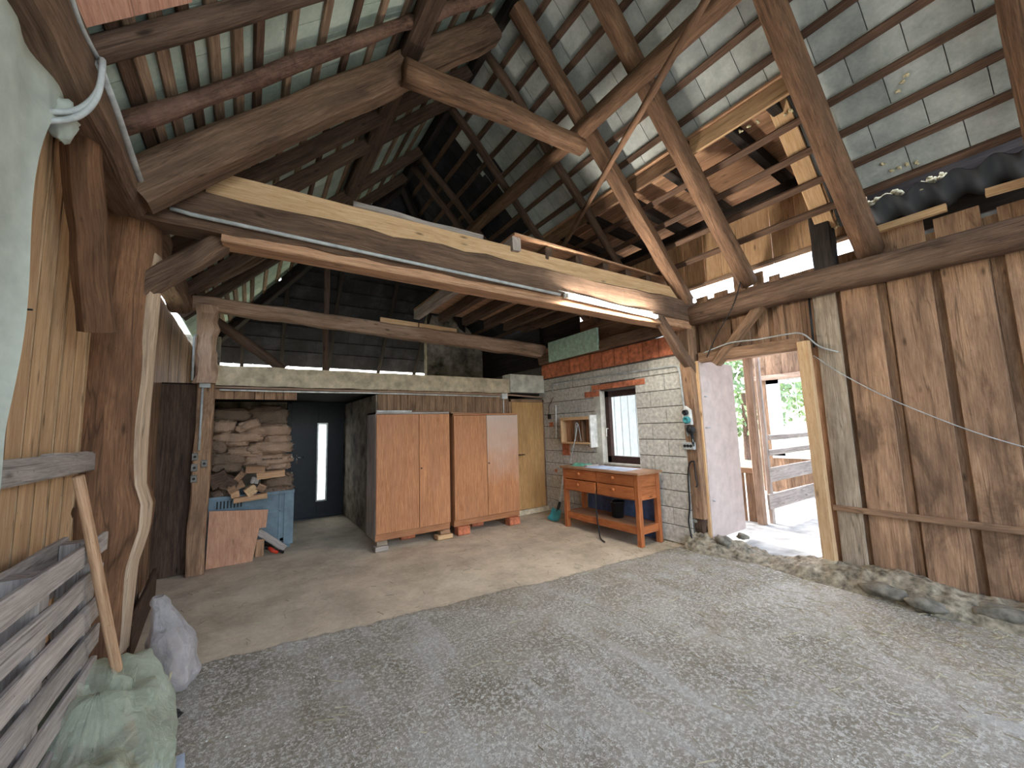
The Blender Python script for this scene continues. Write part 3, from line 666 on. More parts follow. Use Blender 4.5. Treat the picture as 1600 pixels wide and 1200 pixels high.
# the leaf standing open at the doorway
D3 = tag(bpy.data.objects.new('door_3', None), 'pale grey door leaf standing open at the doorway, raised above the floor', 'door', None, 'structure'); COL.objects.link(D3)
LA, LB = V((4.6, 2.735, .1)), V((5.42, 2.76, .13)); D3.location = (5.0, 2.74, .1)
b = MB(); b.beam(LA+V((0, 0, 0))+V((.41, .012, 0)), V((5.02, 2.745, 2.24)), .04, .82, (1, .03, 0), .003, 1, 0, 1); b.build('panel', 'leaf', D3)
b = MB(); b.box((4.588, 2.722, .1), (4.604, 2.768, 2.24), 2, 1); g = b.build('edge_strip', 'palewood', D3); g['label'] = 'bare wood edge of the leaf'
b = MB(); b.beam((4.68, 2.724, 1.02), (4.68, 2.724, 1.28), .045, .004, (0, 1, 0), .001, 1, 0, 1); lp = b.build('lock_plate', 'leaf', D3)
b = MB()
for z in (1.08, 1.15, 1.24): b.lathe([(0, 0), (.011, 0), (.011, .004), (0, .004)], (4.68, 2.721, z), (0, -1, 0), 10)
b.build('keyhole', 'dark_plastic', lp)
b = MB(); b.tube([(4.64, 2.722, 1.42), (4.64, 2.69, 1.42), (4.68, 2.685, 1.42)], .009); b.build('latch', 'metal', D3, True)
b = MB(); b.tube([(4.66, 2.722, 1.8), (4.7, 2.7, 1.8)], .008); b.tube([(4.66, 2.722, .55), (4.69, 2.7, .54)], .008); b.build('hook', 'metal', D3, True)
# door opening surround
beamobj('trim_jamb', 'palewood', 'orange-brown door post at the right side of the doorway', 'trim', (4.62, 1.585, .16), (4.6, 1.60, 2.26), .075, .1, up=(0, 1, 0), seg=4, t=.85)['kind'] = 'structure'
beamobj('trim_lintel', 'plank', 'brown board lintel over the doorway', 'trim', (4.63, 1.64, 2.25), (4.66, 2.72, 2.28), .1, .12, seg=4)['kind'] = 'structure'
one('trim_jamb_foot', 'concrete', 'small concrete foot of the door post', 'trim', lambda b: b.box((4.57, 1.54, 0), (4.67, 1.64, .17), 2, 1))['kind'] = 'structure'
# window
W1 = tag(bpy.data.objects.new('window_1', None), 'dark framed window in the block wall', 'window', None, 'structure'); COL.objects.link(W1); W1.location = (BX+.1, 3.95, WZ0)
b = MB(); x0, x1 = BX+.1, BX+.17
for lo, hi, g in (((x0, WY0, WZ0), (x1, WY0+.045, WZ1), 2), ((x0, WY1-.075, WZ0), (x1, WY1, WZ1), 2), ((x0, WY0, WZ0), (x1, WY1, WZ0+.1), 1), ((x0, WY0, WZ1-.09), (x1, WY1, WZ1), 1)): b.box(lo, hi, g, 1)
b.build('window_frame', 'brownframe', W1)
b = MB(); b.box((x0+.03, WY0+.045, WZ0+.1), (x0+.036, WY1-.075, WZ1-.09), 2, 1); b.build('pane', 'glass', W1)
b = MB(); b.tube([(x0, WY1-.035, 1.43), (x0-.04, WY1-.035, 1.43), (x0-.045, WY1-.035, 1.36), (x0-.045, WY1-.035, 1.31)], .01); b.build('handle', 'white', W1, True)
b = MB(); b.box((BX+.0, WY0, WZ0-.03), (x0, WY1, WZ0), 1, 1); b.build('window_sill', 'pale_con', W1)
b = MB(); b.box((x0-.02, WY0+.005, 1.35), (x0, WY0+.035, 1.75), 2, 1); b.build('stay_bar', 'dark_plastic', W1)
# white boarding seen through the window
b = MB(); boards(b, 6.3, 4.3, 8.5, -.05, 3.2, .19, .012, .02, 1, tones=(.94, 1.05)); b.box((6.34, 4.3, -.05), (6.35, 8.5, 3.2), 2, .8)
tag(b.build('board_screen', 'fence', None), 'white board screen seen through the window', 'fence')

# ================================================================== wardrobes
def wardrobe(name, x0, x1, yf, z0, z1, label, mats, split, yb=YB-.02):
    r = empty(name, ((x0+x1)/2, (yf+yb)/2, z0), label, 'wardrobe')
    b = MB()
    b.box((x0, yf+.02, z0), (x0+.02, yb, z1), 2, 1); b.box((x1-.02, yf+.02, z0), (x1, yb, z1), 2, 1)
    b.box((x0, yf+.005, z1-.025), (x1, yb, z1), 0, 1); b.box((x0+.02, yf+.03, z0+.1), (x1-.02, yb, z0+.12), 0, 1); b.box((x0+.02, yb-.01, z0), (x1-.02, yb, z1-.025), 2, 1)
    b.build('body', mats[0], r)
    b = MB(); b.box((x0+.005, yf+.012, z0), (x1-.005, yf+.03, z0+.085), 0, .9); b.build('plinth', mats[0], r)
    for i, (a, c) in enumerate(((x0+.004, split-.003), (split+.003, x1-.004))):
        b = MB(); b.box((a, yf-.012, z0+.09), (c, yf+.01, z1-.03), 2, 1 if i == 0 else 1.06); d = b.build('door', mats[1+i], r)
        if i == 1:
            k = MB(); k.lathe([(0, 0), (.012, 0), (.012, .004), (.006, .006), (.006, .02), (0, .02)], (split+.03, yf-.012, (z0+z1)/2+.05), (0, -1, 0), 12); k.build('keyhole_plate', 'brownframe', d)
    return r
w1 = wardrobe('wardrobe', 1.37, 2.40, 5.24, .115, 1.745, 'left wardrobe with reddish brown veneer doors, standing on wooden blocks', ('veneer', 'veneer', 'veneer'), 1.945)
w2 = wardrobe('wardrobe', 2.47, 3.60, 5.26, .115, 1.72, 'right wardrobe with one door paler towards the top, standing on bricks', ('veneer', 'veneer', 'veneer_pale_top'), 3.02)
# side of the left wardrobe looks grey
for o in [c for c in w1.children if c.name.startswith('body')]:
    o.data.materials[0] = M['greywood']; o['label'] = 'dull grey sides'
BL = 'blocks under the wardrobes'
def brickblk(lab, x, y, mat, d=(.2, .1, .1), name='brick'):
    one(name, mat, lab, name.split('_')[-1], lambda b: b.box((x-d[0]/2, y-d[1]/2, -.003), (x+d[0]/2, y+d[1]/2, d[2]), 0, 1, ch=.01), BL)
brickblk('red brick under the left front corner of the right wardrobe', 2.6, 5.28, 'brick', (.19, .12, .113)); brickblk('red brick under the right front corner of the right wardrobe', 3.47, 5.28, 'brick', (.19, .12, .113))
brickblk('flat wooden block under the right front corner of the left wardrobe', 2.3, 5.26, 'palewood', (.22, .14, .055), 'wood_block'); brickblk('smaller wooden block on top of the flat one under the left wardrobe', 2.31, 5.27, 'deck', (.14, .1, .057), 'wood_block')
bpy.data.objects['wood_block.001'].location.z = .053
brickblk('grey wooden block under the left front corner of the left wardrobe', 1.44, 5.27, 'greywood', (.16, .16, .06), 'wood_block'); brickblk('thin grey slat on the block under the left front corner of the left wardrobe', 1.45, 5.28, 'greyplank', (.13, .12, .056), 'wood_block')
bpy.data.objects['wood_block.003'].location.z = .058
brickblk('brick under the back of the right wardrobe', 3.0, 5.6, 'brick', (.2, .1, .113)); brickblk('brick under the back of the left wardrobe', 1.9, 5.6, 'brick', (.2, .1, .113))
beamobj('lath', 'white', 'white lath lying on top of the left wardrobe', 'lath', (1.4, 5.34, 1.762), (1.88, 5.36, 1.762), .05, .028, seg=1)
beamobj('board', 'plank', 'thin brown board lying on top of the left wardrobe', 'board', (1.75, 5.48, 1.758), (2.36, 5.42, 1.762), .16, .018, seg=2)
beamobj('board', 'deck', 'thin brown board lying on top of the right wardrobe', 'board', (2.5, 5.45, 1.735), (3.0, 5.42, 1.735), .14, .018, seg=2)

# ================================================================== work bench
bx0, bx1, by0, by1, bt = 4.0, 4.42, 3.27, 4.66, .89
BN = empty('workbench', (4.21, 3.97, 0), 'varnished pine workbench with four drawers under the window', 'workbench')
b = MB(); b.box((bx0-.03, by0-.03, bt-.03), (bx1+.03, by1+.03, bt), 1, .95); b.build('worktop', 'pineedge', BN)
for lx in (bx0, bx1-.06):
    for ly in (by0, by1-.06):
        b = MB(); b.beam((lx+.03, ly+.03, 0), (lx+.03, ly+.03, bt-.03), .065, .065, (1, 0, 0), .006, 2, .001, 1); b.build('leg', 'pine', BN)
ym = (by0+by1)/2
for (a, c) in ((by0+.06, ym-.005), (ym+.005, by1-.06)):
    for z0, z1 in ((.715, .85), (.56, .705)):
        pull = .025 if a > ym and z0 < .6 else 0; nv0 = bx0; bx0 -= pull
        b = MB(); b.box((bx0-.006, a+.004, z0), (bx0+.014, c-.004, z1), 1, R.uniform(.93, 1.08)); b.box((bx0+.014, a+.02, z0+.01), (bx1-.06, c-.02, z0+.02), 1, 1); d = b.build('drawer', 'pine', BN)
        k = MB(); k.lathe([(0, 0), (.01, 0), (.01, .012), (.024, .022), (.024, .034), (.014, .042), (0, .042)], (bx0-.006, (a+c)/2, (z0+z1)/2+.015), (-1, 0, 0), 12); k.build('knob', 'pine', d, True); bx0 = nv0
b = MB(); b.box((bx0+.005, by0+.06, .545), (bx0+.025, by1-.06, .56), 1, .9); b.box((bx0+.005, by0+.06, .85), (bx0+.025, by1-.06, .862), 1, .9); b.box((bx0+.005, ym-.012, .55), (bx0+.02, ym+.012, .86), 2, .9); b.build('drawer_frame', 'pine', BN)
for y, g in ((by0+.01, 0), (by1-.03, 0)):
    b = MB(); b.box((bx0+.06, y, .545), (bx1-.06, y+.02, .7), 0, 1); b.box((bx0+.06, y, .703), (bx1-.06, y+.02, .86), 0, .9); b.build('side_panel', 'pine', BN)
b = MB(); b.box((bx1-.03, by0+.06, .545), (bx1-.015, by1-.06, .86), 1, .9); b.build('back_panel', 'pine', BN)
b = MB(); b.box((bx0+.03, by0+.03, .205), (bx1-.03, by1-.03, .225), 1, 1); b.build('lower_shelf', 'pineedge', BN)
for lo, hi, g in (((bx0+.005, by0+.06, .14), (bx0+.03, by1-.06, .23), 1), ((bx1-.03, by0+.06, .14), (bx1-.005, by1-.06, .23), 1), ((bx0+.06, by0+.01, .14), (bx1-.06, by0+.035, .23), 0), ((bx0+.06, by1-.035, .14), (bx1-.06, by1-.01, .23), 0)):
    b = MB(); b.box(lo, hi, g, 1); b.build('rail', 'pine', BN)
def crump(b, cx, cy, z, lx, ly, h, rot=0, n=18):
    sd = R.uniform(0, 99)
    def f(u, v):
        a, c = (u-.5)*lx, (v-.5)*ly; e = max(0, min(u, 1-u, v, 1-v))*6
        zz = z+h*min(1, e)*(.6+.8*noise.noise(V((u*4+sd, v*4, 0))))
        return (cx+a*math.cos(rot)-c*math.sin(rot), cy+a*math.sin(rot)+c*math.cos(rot), max(z, zz)+.002)
    b.grid(f, n, n); b.grid(lambda u, v: (lambda p: (p[0], p[1], z+.0005))(f(1-u, v)), 2, 2)
one('plastic_bag', 'greencloth', 'crumpled green plastic bag on the far end of the workbench', 'bag', lambda b: crump(b, 4.2, 4.45, bt, .26, .3, .035, .3), smooth=True)
one('cloth', 'bluecloth', 'blue-grey cloth spread over the middle of the workbench top', 'cloth', lambda b: crump(b, 4.2, 3.86, bt, .36, .74, .008, 0), smooth=True)
one('packet', 'greywood', 'small grey packet between green bag and blue cloth on the workbench', 'packet', lambda b: b.box((4.1, 4.24, bt), (4.34, 4.3, bt+.02), 0, 1))
BK = empty('bucket', (4.27, 3.86, .225), 'small black bucket on the lower shelf of the workbench', 'bucket')
b = MB(); b.lathe([(0, 0), (.075, 0), (.095, .2), (.1, .2), (.1, .215), (.09, .215), (.07, .02), (0, .02)], (4.27, 3.86, .2255), n=22); b.build('tub', 'dark_plastic', BK, True)
b = MB(); b.tube([(4.27+.1*math.cos(a), 3.86+.02, .43+.04*math.sin(a)) for a in [PI*i/10 for i in range(11)]], .003, 6); b.build('bail', 'metal', BK, True)
one('board', 'bluepanel', 'dark blue sheet leaning on the block wall behind the lower shelf', 'sheet', lambda b: b.beam((4.46, 3.98, .0), (4.482, 3.98, .52), 1.3, .012, (1, 0, 0), .002, 1, 0, 1))
tubeobj('strap', 'dark_plastic', 'dark strap hanging from a workbench drawer down to the floor', 'strap', spline([(3.985, 3.98, .6), (3.98, 3.98, .45), (3.975, 3.97, .25), (3.96, 3.93, .1), (3.9, 3.85, .012), (3.82, 3.7, .01)], 6), .009)
# shovel
SH = empty('dustpan', (4.1, 4.95, 0), 'blue dustpan with a long handle leaning on the block wall beside the workbench', 'dustpan')
b = MB()
def pan(u, v):
    w = .11+.03*(1-v); return (4.03+.1*v*.9, 4.99+(u-.5)*2*w, .012+.15*v*v+.03*(abs(u-.5)*2)**3)
b.grid(pan, 12, 10); b.grid(lambda u, v: (lambda p: (p[0]+.006, p[1], p[2]+.012))(pan(1-u, v)), 12, 10); b.build('pan', 'teal', SH, True)
b = MB(); b.tube([(4.13, 4.99, .14), (4.2, 5.0, .28)], .022); g = b.build('socket', 'dark_plastic', SH, True)
b = MB(); b.tube([(4.2, 5.0, .28), (4.44, 5.13, .76)], .019); g = b.build('handle', 'white', SH, True)
# wall cabinet
SB = empty('wall_shelf', (4.4, 4.75, 1.2), 'small open wooden box shelf with white sides hung on the block wall', 'shelf')
b = MB()
for lo, hi, g in (((4.36, 4.4, 1.58), (BX, 5.1, 1.63), 1), ((4.36, 4.4, 1.2), (BX, 5.1, 1.225), 1), ((4.36, 5.07, 1.2), (BX, 5.1, 1.6), 2)): b.box(lo, hi, g, 1)
b.build('box_frame', 'palewood', SB)
b = MB(); b.box((4.355, 4.385, 1.15), (BX, 4.415, 1.645), 2, 1); b.build('side', 'white', SB)
b = MB()
for i in range(4): b.box((4.47, 4.42+i*.163, 1.225), (4.485, 4.578+i*.163, 1.58), 2, R.uniform(.8, 1.15))
b.build('back_board', 'deck', SB)
b = MB()
for y in (4.6, 4.78): b.box((4.38, y, 1.225), (4.47, y+.012, 1.58), 2, .8)
b.build('divider', 'plank', SB)
tubeobj('cord', 'cable_grey', 'pale cord hanging from the box shelf down to the workbench', 'cord', spline([(4.34, 4.66, 1.5), (4.34, 4.7, 1.35), (4.345, 4.78, 1.15), (4.38, 4.9, .9), (4.36, 4.72, .9)], 6), .007)
tubeobj('cord', 'cable_grey', 'short loop of cord inside the box shelf', 'cord', spline([(4.37, 4.62, 1.24), (4.36, 4.66, 1.5), (4.36, 4.72, 1.5), (4.37, 4.76, 1.24)], 6), .006)
beamobj('board', 'brick', 'small reddish board behind the box shelf on the block wall', 'board', (4.488, 5.12, 1.0), (4.488, 5.12, 1.42), .02, .18, up=(0, 1, 0), seg=1, jit=0)
beamobj('conduit', 'white', 'short white upright conduit on the block wall near the wooden door', 'conduit', (4.485, 5.36, 1.28), (4.485, 5.34, 1.86), .022, .02, up=(0, 1, 0), seg=1, jit=0)
one('switch', 'dark_plastic', 'small dark switch on the block wall near the wooden door', 'switch', lambda b: (b.box((4.47, 5.5, 1.62), (BX, 5.56, 1.7), 2, 1), b.tube([(4.48, 5.53, 1.7), (4.48, 5.52, 1.85), (4.488, 5.4, 2.0)], .005, 6)))
# mint foam board
one('insulation_board', 'mint', 'mint green foam board standing on the beam above the brick course', 'board', lambda b: b.prism([(4.385, 5.36, 2.62), (4.385, 4.18, 2.63), (4.375, 4.17, 2.975), (4.375, 5.35, 2.965)], (.04, 0, 0), 1))

# ================================================================== electric fittings
tubeobj('conduit', 'cable_grey', 'grey conduit running along the block wall below the bricks and down the post', 'conduit', [(4.485, 5.42, 2.1), (4.485, 5.4, 2.24), (4.485, 2.98, 2.21), (4.485, 2.93, 2.19), (4.49, 2.91, 2.12), (4.49, 2.87, 1.32)], .013)
PN_ = empty('power_outlet', (4.5, 2.83, 1.4), 'white panel with round sockets on the post by the doorway', 'socket')
b = MB(); b.prism([(4.49, 2.78, 1.46), (4.49, 2.88, 1.46), (4.49, 2.89, 1.6), (4.49, 2.85, 1.69), (4.49, 2.79, 1.64)], (-.05, 0, 0), 1); b.build('panel', 'white', PN_)
for nm, mt, c, r in (('socket', 'dark_plastic', (4.44, 2.835, 1.61), .034), ('socket', 'teal', (4.44, 2.825, 1.52), .045)):
    b = MB(); b.lathe([(0, .0), (r, 0), (r, .03), (r*.8, .045), (r*.5, .045), (r*.5, .03), (0, .03)], c, (-1, 0, 0), 18); g = b.build(nm, mt, PN_, True); g['label'] = 'teal socket' if mt == 'teal' else 'black socket'
PG = empty('plug', (4.46, 2.8, 1.36), 'large black plug hanging below the teal socket', 'plug')
b = MB(); b.lathe([(0, 0), (.045, 0), (.052, .03), (.045, .06), (.02, .075), (0, .075)], (4.47, 2.79, 1.4), (-1, 0, 0), 18); b.build('housing', 'dark_plastic', PG, True)
b = MB(); b.tube([(4.45, 2.79, 1.37), (4.46, 2.785, 1.3), (4.465, 2.79, 1.2)], .016); b.build('sleeve', 'dark_plastic', PG, True)
SK = empty('socket_strip', (4.48, 2.85, 1.2), 'grey row of three sockets low on the post by the doorway', 'socket')
b = MB(); b.box((4.45, 2.78, 1.16), (4.5, 2.92, 1.25), 1, 1, ch=.008); b.build('housing', 'cable_grey', SK)
for y in (2.81, 2.85, 2.89):
    b = MB(); b.lathe([(0, 0), (.018, 0), (.018, .008), (.012, .01), (.012, .004), (0, .004)], (4.45, y, 1.205), (-1, 0, 0), 14); b.build('socket', 'dark_plastic', SK, True)
tubeobj('cable', 'cable_grey', 'white cable looping from conduit end to the socket strip', 'cable', spline([(4.48, 2.87, 1.33), (4.46, 2.82, 1.33), (4.45, 2.78, 1.28), (4.46, 2.79, 1.22)], 6), .005)
tubeobj('cable', 'dark_plastic', 'black cable hanging in a long loop down the post to the floor', 'cable', spline([(4.48, 2.8, 1.02), (4.48, 2.86, 1.0), (4.485, 2.9, .85), (4.485, 2.91, .5), (4.47, 2.93, .3), (4.45, 2.9, .15), (4.44, 2.88, .06)], 7), .009)
tubeobj('cable', 'dark_plastic', 'short black cable with a plug end hanging on the post', 'cable', spline([(4.48, 2.8, 1.02), (4.475, 2.8, .85), (4.47, 2.78, .75), (4.47, 2.8, .72)], 6), .008)
# tube lamp and conduit on the tie beam
LP = empty('tube_lamp', bp(.74, 2.72, .05), 'lit fluorescent tube lamp fixed along the big tie beam', 'lamp')
ta, tb = .615, .862; za, zb = 2.795, 2.715
b = MB(); b.beam(bp(ta, za, .015), bp(tb, zb, .015), .03, .05, (0, 0, 1), .006, 1, 0, 1); b.build('batten_housing', 'white', LP)
b = MB(); b.tube([bp(ta+.008, za-.012, .05), bp(tb-.008, zb-.012, .05)], .014, 12); b.build('tube', 'tube', LP, True)
for t, z in ((ta+.004, za-.01), (tb-.004, zb-.01)):
    b = MB(); b.box(V(bp(t, z, .04))-V((.012, .02, .02)), V(bp(t, z, .04))+V((.012, .02, .02)), 2, 1); b.build('lamp_holder', 'white', LP)
tubeobj('conduit', 'cable_grey', 'grey conduit running along the big tie beam to the lamp', 'conduit', [bp(.03, 2.955, .02), bp(.05, 2.94, .02), bp(.3, 2.872, .02), bp(ta-.01, za, .02)], .014)
tubeobj('cable', 'cable_grey', 'thin pale cable strung above the lit tube', 'cable', spline([bp(.6, 2.83, .03), bp(.68, 2.81, .02), bp(.76, 2.775, .02), bp(.85, 2.76, .02)], 6), .004)
tubeobj('conduit', 'cable_grey', 'grey conduit running along the left plate beam', 'conduit', [(-.565, 2.12, 3.03), (-.565, 2.4, 3.02), (-.57, 2.8, 2.99), (-.57, 3.2, 2.96)], .016)
for k in range(2):
    tubeobj('cable', 'cable_grey', ('upper' if k == 0 else 'lower')+' grey strand of the twisted cables from the left conduit to the white sheet', 'cable', spline([(-.565, 2.14, 3.04), (-.54, 2.08, 2.99+.02*k), (-.55, 2.09, 2.88-.02*k), (-.6, 2.09, 2.78-.03*k), (-.68, 2.07, 2.72-.04*k)], 6), .011)
tubeobj('cable', 'cable_grey', 'grey cable running up the left plate beam toward the camera', 'cable', spline([(-.565, 2.13, 3.05), (-.57, 1.95, 3.03), (-.57, 1.75, 3.05), (-.575, 1.4, 3.04)], 5), .009)
tubeobj('pipe', 'pinkbeam', 'pale pipe along the bottom of the back beam', 'pipe', [(-.38, YB-.04, 2.065), (3.76, YB-.05, 2.05), (4.46, YB-.05, 2.02)], .013)
tubeobj('conduit', 'white', 'white conduit along the back beam above the recess', 'conduit', [(-.3, YB-.035, 2.035), (.3, YB-.035, 2.03), (1.4, YB-.035, 2.035), (3.55, YB-.035, 2.02)], .011)
JB = empty('junction_box', (3.62, YB-.04, 1.98), 'white junction box above the right wardrobe', 'junction box')
b = MB(); b.box((3.57, YB-.07, 1.98), (3.68, YB-.0, 2.08), 0, 1, ch=.008); b.build('housing', 'white', JB)
b = MB(); b.tube([(3.62, YB-.03, 1.98), (3.62, YB-.02, 1.6)], .009); b.build('outlet_pipe', 'white', JB, True)
one('junction_box', 'cable_grey', 'grey junction box on the post at the left of the recess', 'junction box', lambda b: b.box((-.48, 5.6, 2.05), (-.38, 5.645, 2.14), 0, 1, ch=.006))
tubeobj('conduit', 'cable_grey', 'grey conduit down the post at the left of the recess', 'conduit', [(-.45, 5.635, 2.06), (-.455, 5.635, 1.35)], .012)
tubeobj('conduit', 'cable_grey', 'grey conduit up the worm-eaten post above the back beam', 'conduit', [(-.54, 5.55, 2.12), (-.54, 5.53, 2.6), (-.53, 5.55, 2.64)], .012)
SS = empty('socket_group', (-.45, 5.64, 1.05), 'group of small grey sockets on the post at the left of the recess', 'socket')
for x, z in ((-.485, 1.28), (-.485, 1.16), (-.485, 1.04), (-.4, 1.2)):
    b = MB(); b.box((x-.026, 5.615, z-.04), (x+.026, 5.646, z+.04), 0, 1, ch=.008); f = b.build('socket', 'sock', SS)
    k = MB(); k.lathe([(0, 0), (.014, 0), (.014, .003), (0, .003)], (x, 5.617, z), (0, -1, 0), 12); k.build('cover', 'dark_plastic', f)

# ================================================================== bags of pellets, firewood, box
G = 'sacks of wood pellets stacked in the recess'
def sack(cx, cy, w, h, label, dark=False, y=6.22, rot=0, dep=.36):
    p = PY(310+cx/6, 600+cy/6, y); k = y/5.0/6*.0068*1.0
    sx = (PY(310+(cx+w/2)/6, 600+cy/6, y)-PY(310+(cx-w/2)/6, 600+cy/6, y)).length/2; sz = (PY(310+cx/6, 600+(cy+h/2)/6, y)-PY(310+cx/6, 600+(cy-h/2)/6, y)).length/2
    def f(b):
        m = Matrix.Rotation(math.radians(rot), 3, 'Y')
        b.blob((p.x, y+dep/2, p.z), (sx*1.06, dep/2, sz*1.2), 40, 20, .13, 4.5, 1.0*R.uniform(.9, 1.08), .62, m)
    return one('pellet_sack', 'pelletdark' if dark else 'pellet', label, 'sack', f, G, True)
for a in (
    (295, 290, 380, 110, 'large dark sack lying at the back on top of the stack', True, 6.45),
    (640, 300, 400, 170, 'dark sack at the back right of the stack top', True, 6.6),
    (230, 400, 240, 105, 'sack at the left end of the top layer'),
    (460, 390, 230, 85, 'tilted sack perched on the middle of the top layer', False, 6.15, -22),
    (520, 440, 300, 70, 'sack in the top layer below the tilted one'),
    (700, 435, 330, 100, 'sack at the right end of the top layer'),
    (365, 500, 490, 88, 'long sack in the second layer, left and middle'),
    (745, 518, 250, 75, 'short sack at the right end of the second layer'),
    (180, 590, 170, 120, 'sack at the left end of the third layer', True),
    (355, 557, 230, 58, 'thin sack in the third layer, left of the middle'),
    (670, 597, 410, 100, 'wide sack at the right end of the third layer', False, 6.18),
    (455, 635, 380, 95, 'sack in the fourth layer, middle of the stack'),
    (270, 705, 350, 110, 'sack in the fourth layer at the left', True),
    (640, 715, 460, 100, 'sack with faint dark lettering in the fifth layer at the right'),
    (250, 785, 330, 95, 'sack in the lowest left layer above the firewood', True),
    (745, 775, 240, 60, 'thin sack at the right end just above the pale split log'),
    (750, 910, 280, 130, 'slumped dusty sack at the right end above the grey box', True),
    (750, 1010, 290, 100, 'flattened lowest sack at the right lying on the grey box', True),
    (200, 1050, 240, 110, 'slumped lowest sack at the left lying on the grey box', True)):
    sack(a[0], a[1], a[2], a[3], a[4], *(a[5:]))
# faint print line on one sack
q = PY(310+700/6, 600+705/6, 6.17)
PSK = [o for o in COL.objects if o.get('label', '').startswith('sack with faint dark lettering')][0]
b = MB(); [b.box((q.x-.12+i*.018, 6.17, q.z-.004*R.random()), (q.x-.12+i*.018+R.uniform(.006, .015), 6.18, q.z+R.uniform(.006, .016)), 0, 1, ch=.001) for i in range(13)]
b.build('lettering', 'dark_plastic', PSK)['label'] = 'faint dark lettering'
G = 'split logs among the sacks'
def logw(cx, cy, w, h, label, mat='firewood', rot=0, y=6.1, th=.1):
    p = PY(310+cx/6, 600+cy/6, y); L = (PY(310+(cx+w/2)/6, 600+cy/6, y)-PY(310+(cx-w/2)/6, 600+cy/6, y)).length; hz = (PY(310+cx/6, 600+(cy+h/2)/6, y)-PY(310+cx/6, 600+(cy-h/2)/6, y)).length
    m = Matrix.Rotation(math.radians(rot), 3, 'Y')
    def f(b):
        rings = []
        for i in range(7):
            u = (i/6-.5)*L; k = R.uniform(.9, 1.08)
            rings.append([V((p.x, y, p.z))+m @ V((u, a*th/2*k, c*hz/2*k)) for a, c in ((-1, -1), (.9, -.8), (1, .1), (.2, 1), (-.9, .8))][::-1])
        b.sweep(rings, [0, .1, .17, .25, .3, .4], [L*i/6 for i in range(7)])
    return one('split_log', mat, label, 'firewood', f, G)
for a in ((535, 800, 180, 60, 'orange split log lying on the sacks left of the pale one', 'deck', 3), (680, 845, 260, 64, 'pale split log lying on the sacks at the right', 'firewood', -3),
          (345, 1030, 80, 65, 'small wedge of split log at the left of the firewood', 'firewood', -10), (495, 995, 110, 90, 'pale stubby split log end facing out', 'palewood', -35),
          (490, 1065, 310, 50, 'long flat split log lying on the box rim', 'firewood', -4), (395, 860, 60, 100, 'dark upright split log in the middle of the firewood', 'plank', 40),
          (190, 890, 170, 150, 'big dark log at the left of the firewood', 'darkbeam', -20), (300, 930, 150, 130, 'second dark log right of the big dark one', 'darkbeam', 25), (350, 960, 160, 80, 'brown log lying behind the small wedge', 'plank', -25),
          (530, 900, 70, 60, 'round grey log end between pale and dark logs', 'greywood', 10), (590, 970, 80, 70, 'brown log right of the pale stubby end', 'plank', 30)):
    logw(*a)
PB = empty('pallet_box', (.06, 6.6, 0), 'big grey plastic pallet box under the sacks', 'box')
b = MB(); bw0, bw1, y0, y1, zt = -.44, .53, 6.2, 7.0, .74
for lo, hi in (((bw0, y0, .1), (bw1, y0+.03, zt)), ((bw0, y1-.03, .1), (bw1, y1, zt)), ((bw0, y0, .1), (bw0+.03, y1, zt)), ((bw1-.03, y0, .1), (bw1, y1, zt)), ((bw0, y0, .1), (bw1, y1, .14))): b.box(lo, hi, 0, 1)
b.build('wall', 'greybox', PB)
b = MB()
for lo, hi in (((bw1-.1, y0-.015, .05), (bw1+.01, y0+.01, zt)), ((bw0, y0-.015, .05), (bw0+.1, y0+.01, zt)), ((bw0, y0-.02, zt-.03), (bw1+.01, y0, zt+.01)), ((bw1, y0-.02, zt-.03), (bw1+.015, y1, zt+.01)), ((bw1-.16, y0-.012, .1), (bw1-.14, y0, zt)), ((bw0, y0-.012, .48), (bw1-.1, y0, .5))): b.box(lo, hi, 0, 1.15)
b.build('rib', 'greybox', PB)
b = MB()
for i in range(8):
    b.box((-.3+i*.035, y0-.006, .6), (-.285+i*.035, y0+.001, .69), 2, 1)
b.build('vent_slot', 'dark_plastic', PB)
b = MB()
for x in (bw0+.08, bw1-.08):
    for y in (y0+.08, y1-.08): b.box((x-.06, y-.06, 0), (x+.06, y+.06, .1), 2, 1)
b.build('foot', 'greybox', PB)
one('plywood_sheet', 'ply', 'notched reddish plywood sheet leaning against the grey box', 'board', lambda b: b.prism([(-.355, 5.83, .0), (.09, 5.83, .0), (.15, 5.9, .36), (.22, 5.9, .36), (.24, 5.97, .56), (-.355, 5.97, .62)][::-1], (0, .012, .0), 1, u=(0, 0, 1)))
HT = empty('hand_tool', (.28, 5.95, 0), 'dark tool with a red grip lying beside the plywood sheet', 'tool')
b = MB(); b.tube([(.36, 5.92, .03), (.3, 5.93, .06), (.26, 5.95, .1)], [.02, .026, .02]); g = b.build('grip', 'red', HT, True)
b = MB(); b.beam((.22, 5.98, .1), (.42, 5.9, .025), .05, .012, (0, 1, 1), .002, 2); b.build('blade', 'dark_plastic', HT)
beamobj('board', 'greywood', 'short grey board slanting down behind the red-gripped tool', 'board', (.14, 6.02, .3), (.44, 6.06, .03), .03, .08, seg=2)
beamobj('board', 'deck', 'little brown offcut standing behind the plywood sheet', 'board', (.16, 6.0, 0), (.17, 6.02, .2), .09, .03, up=(0, 1, 0), seg=1)
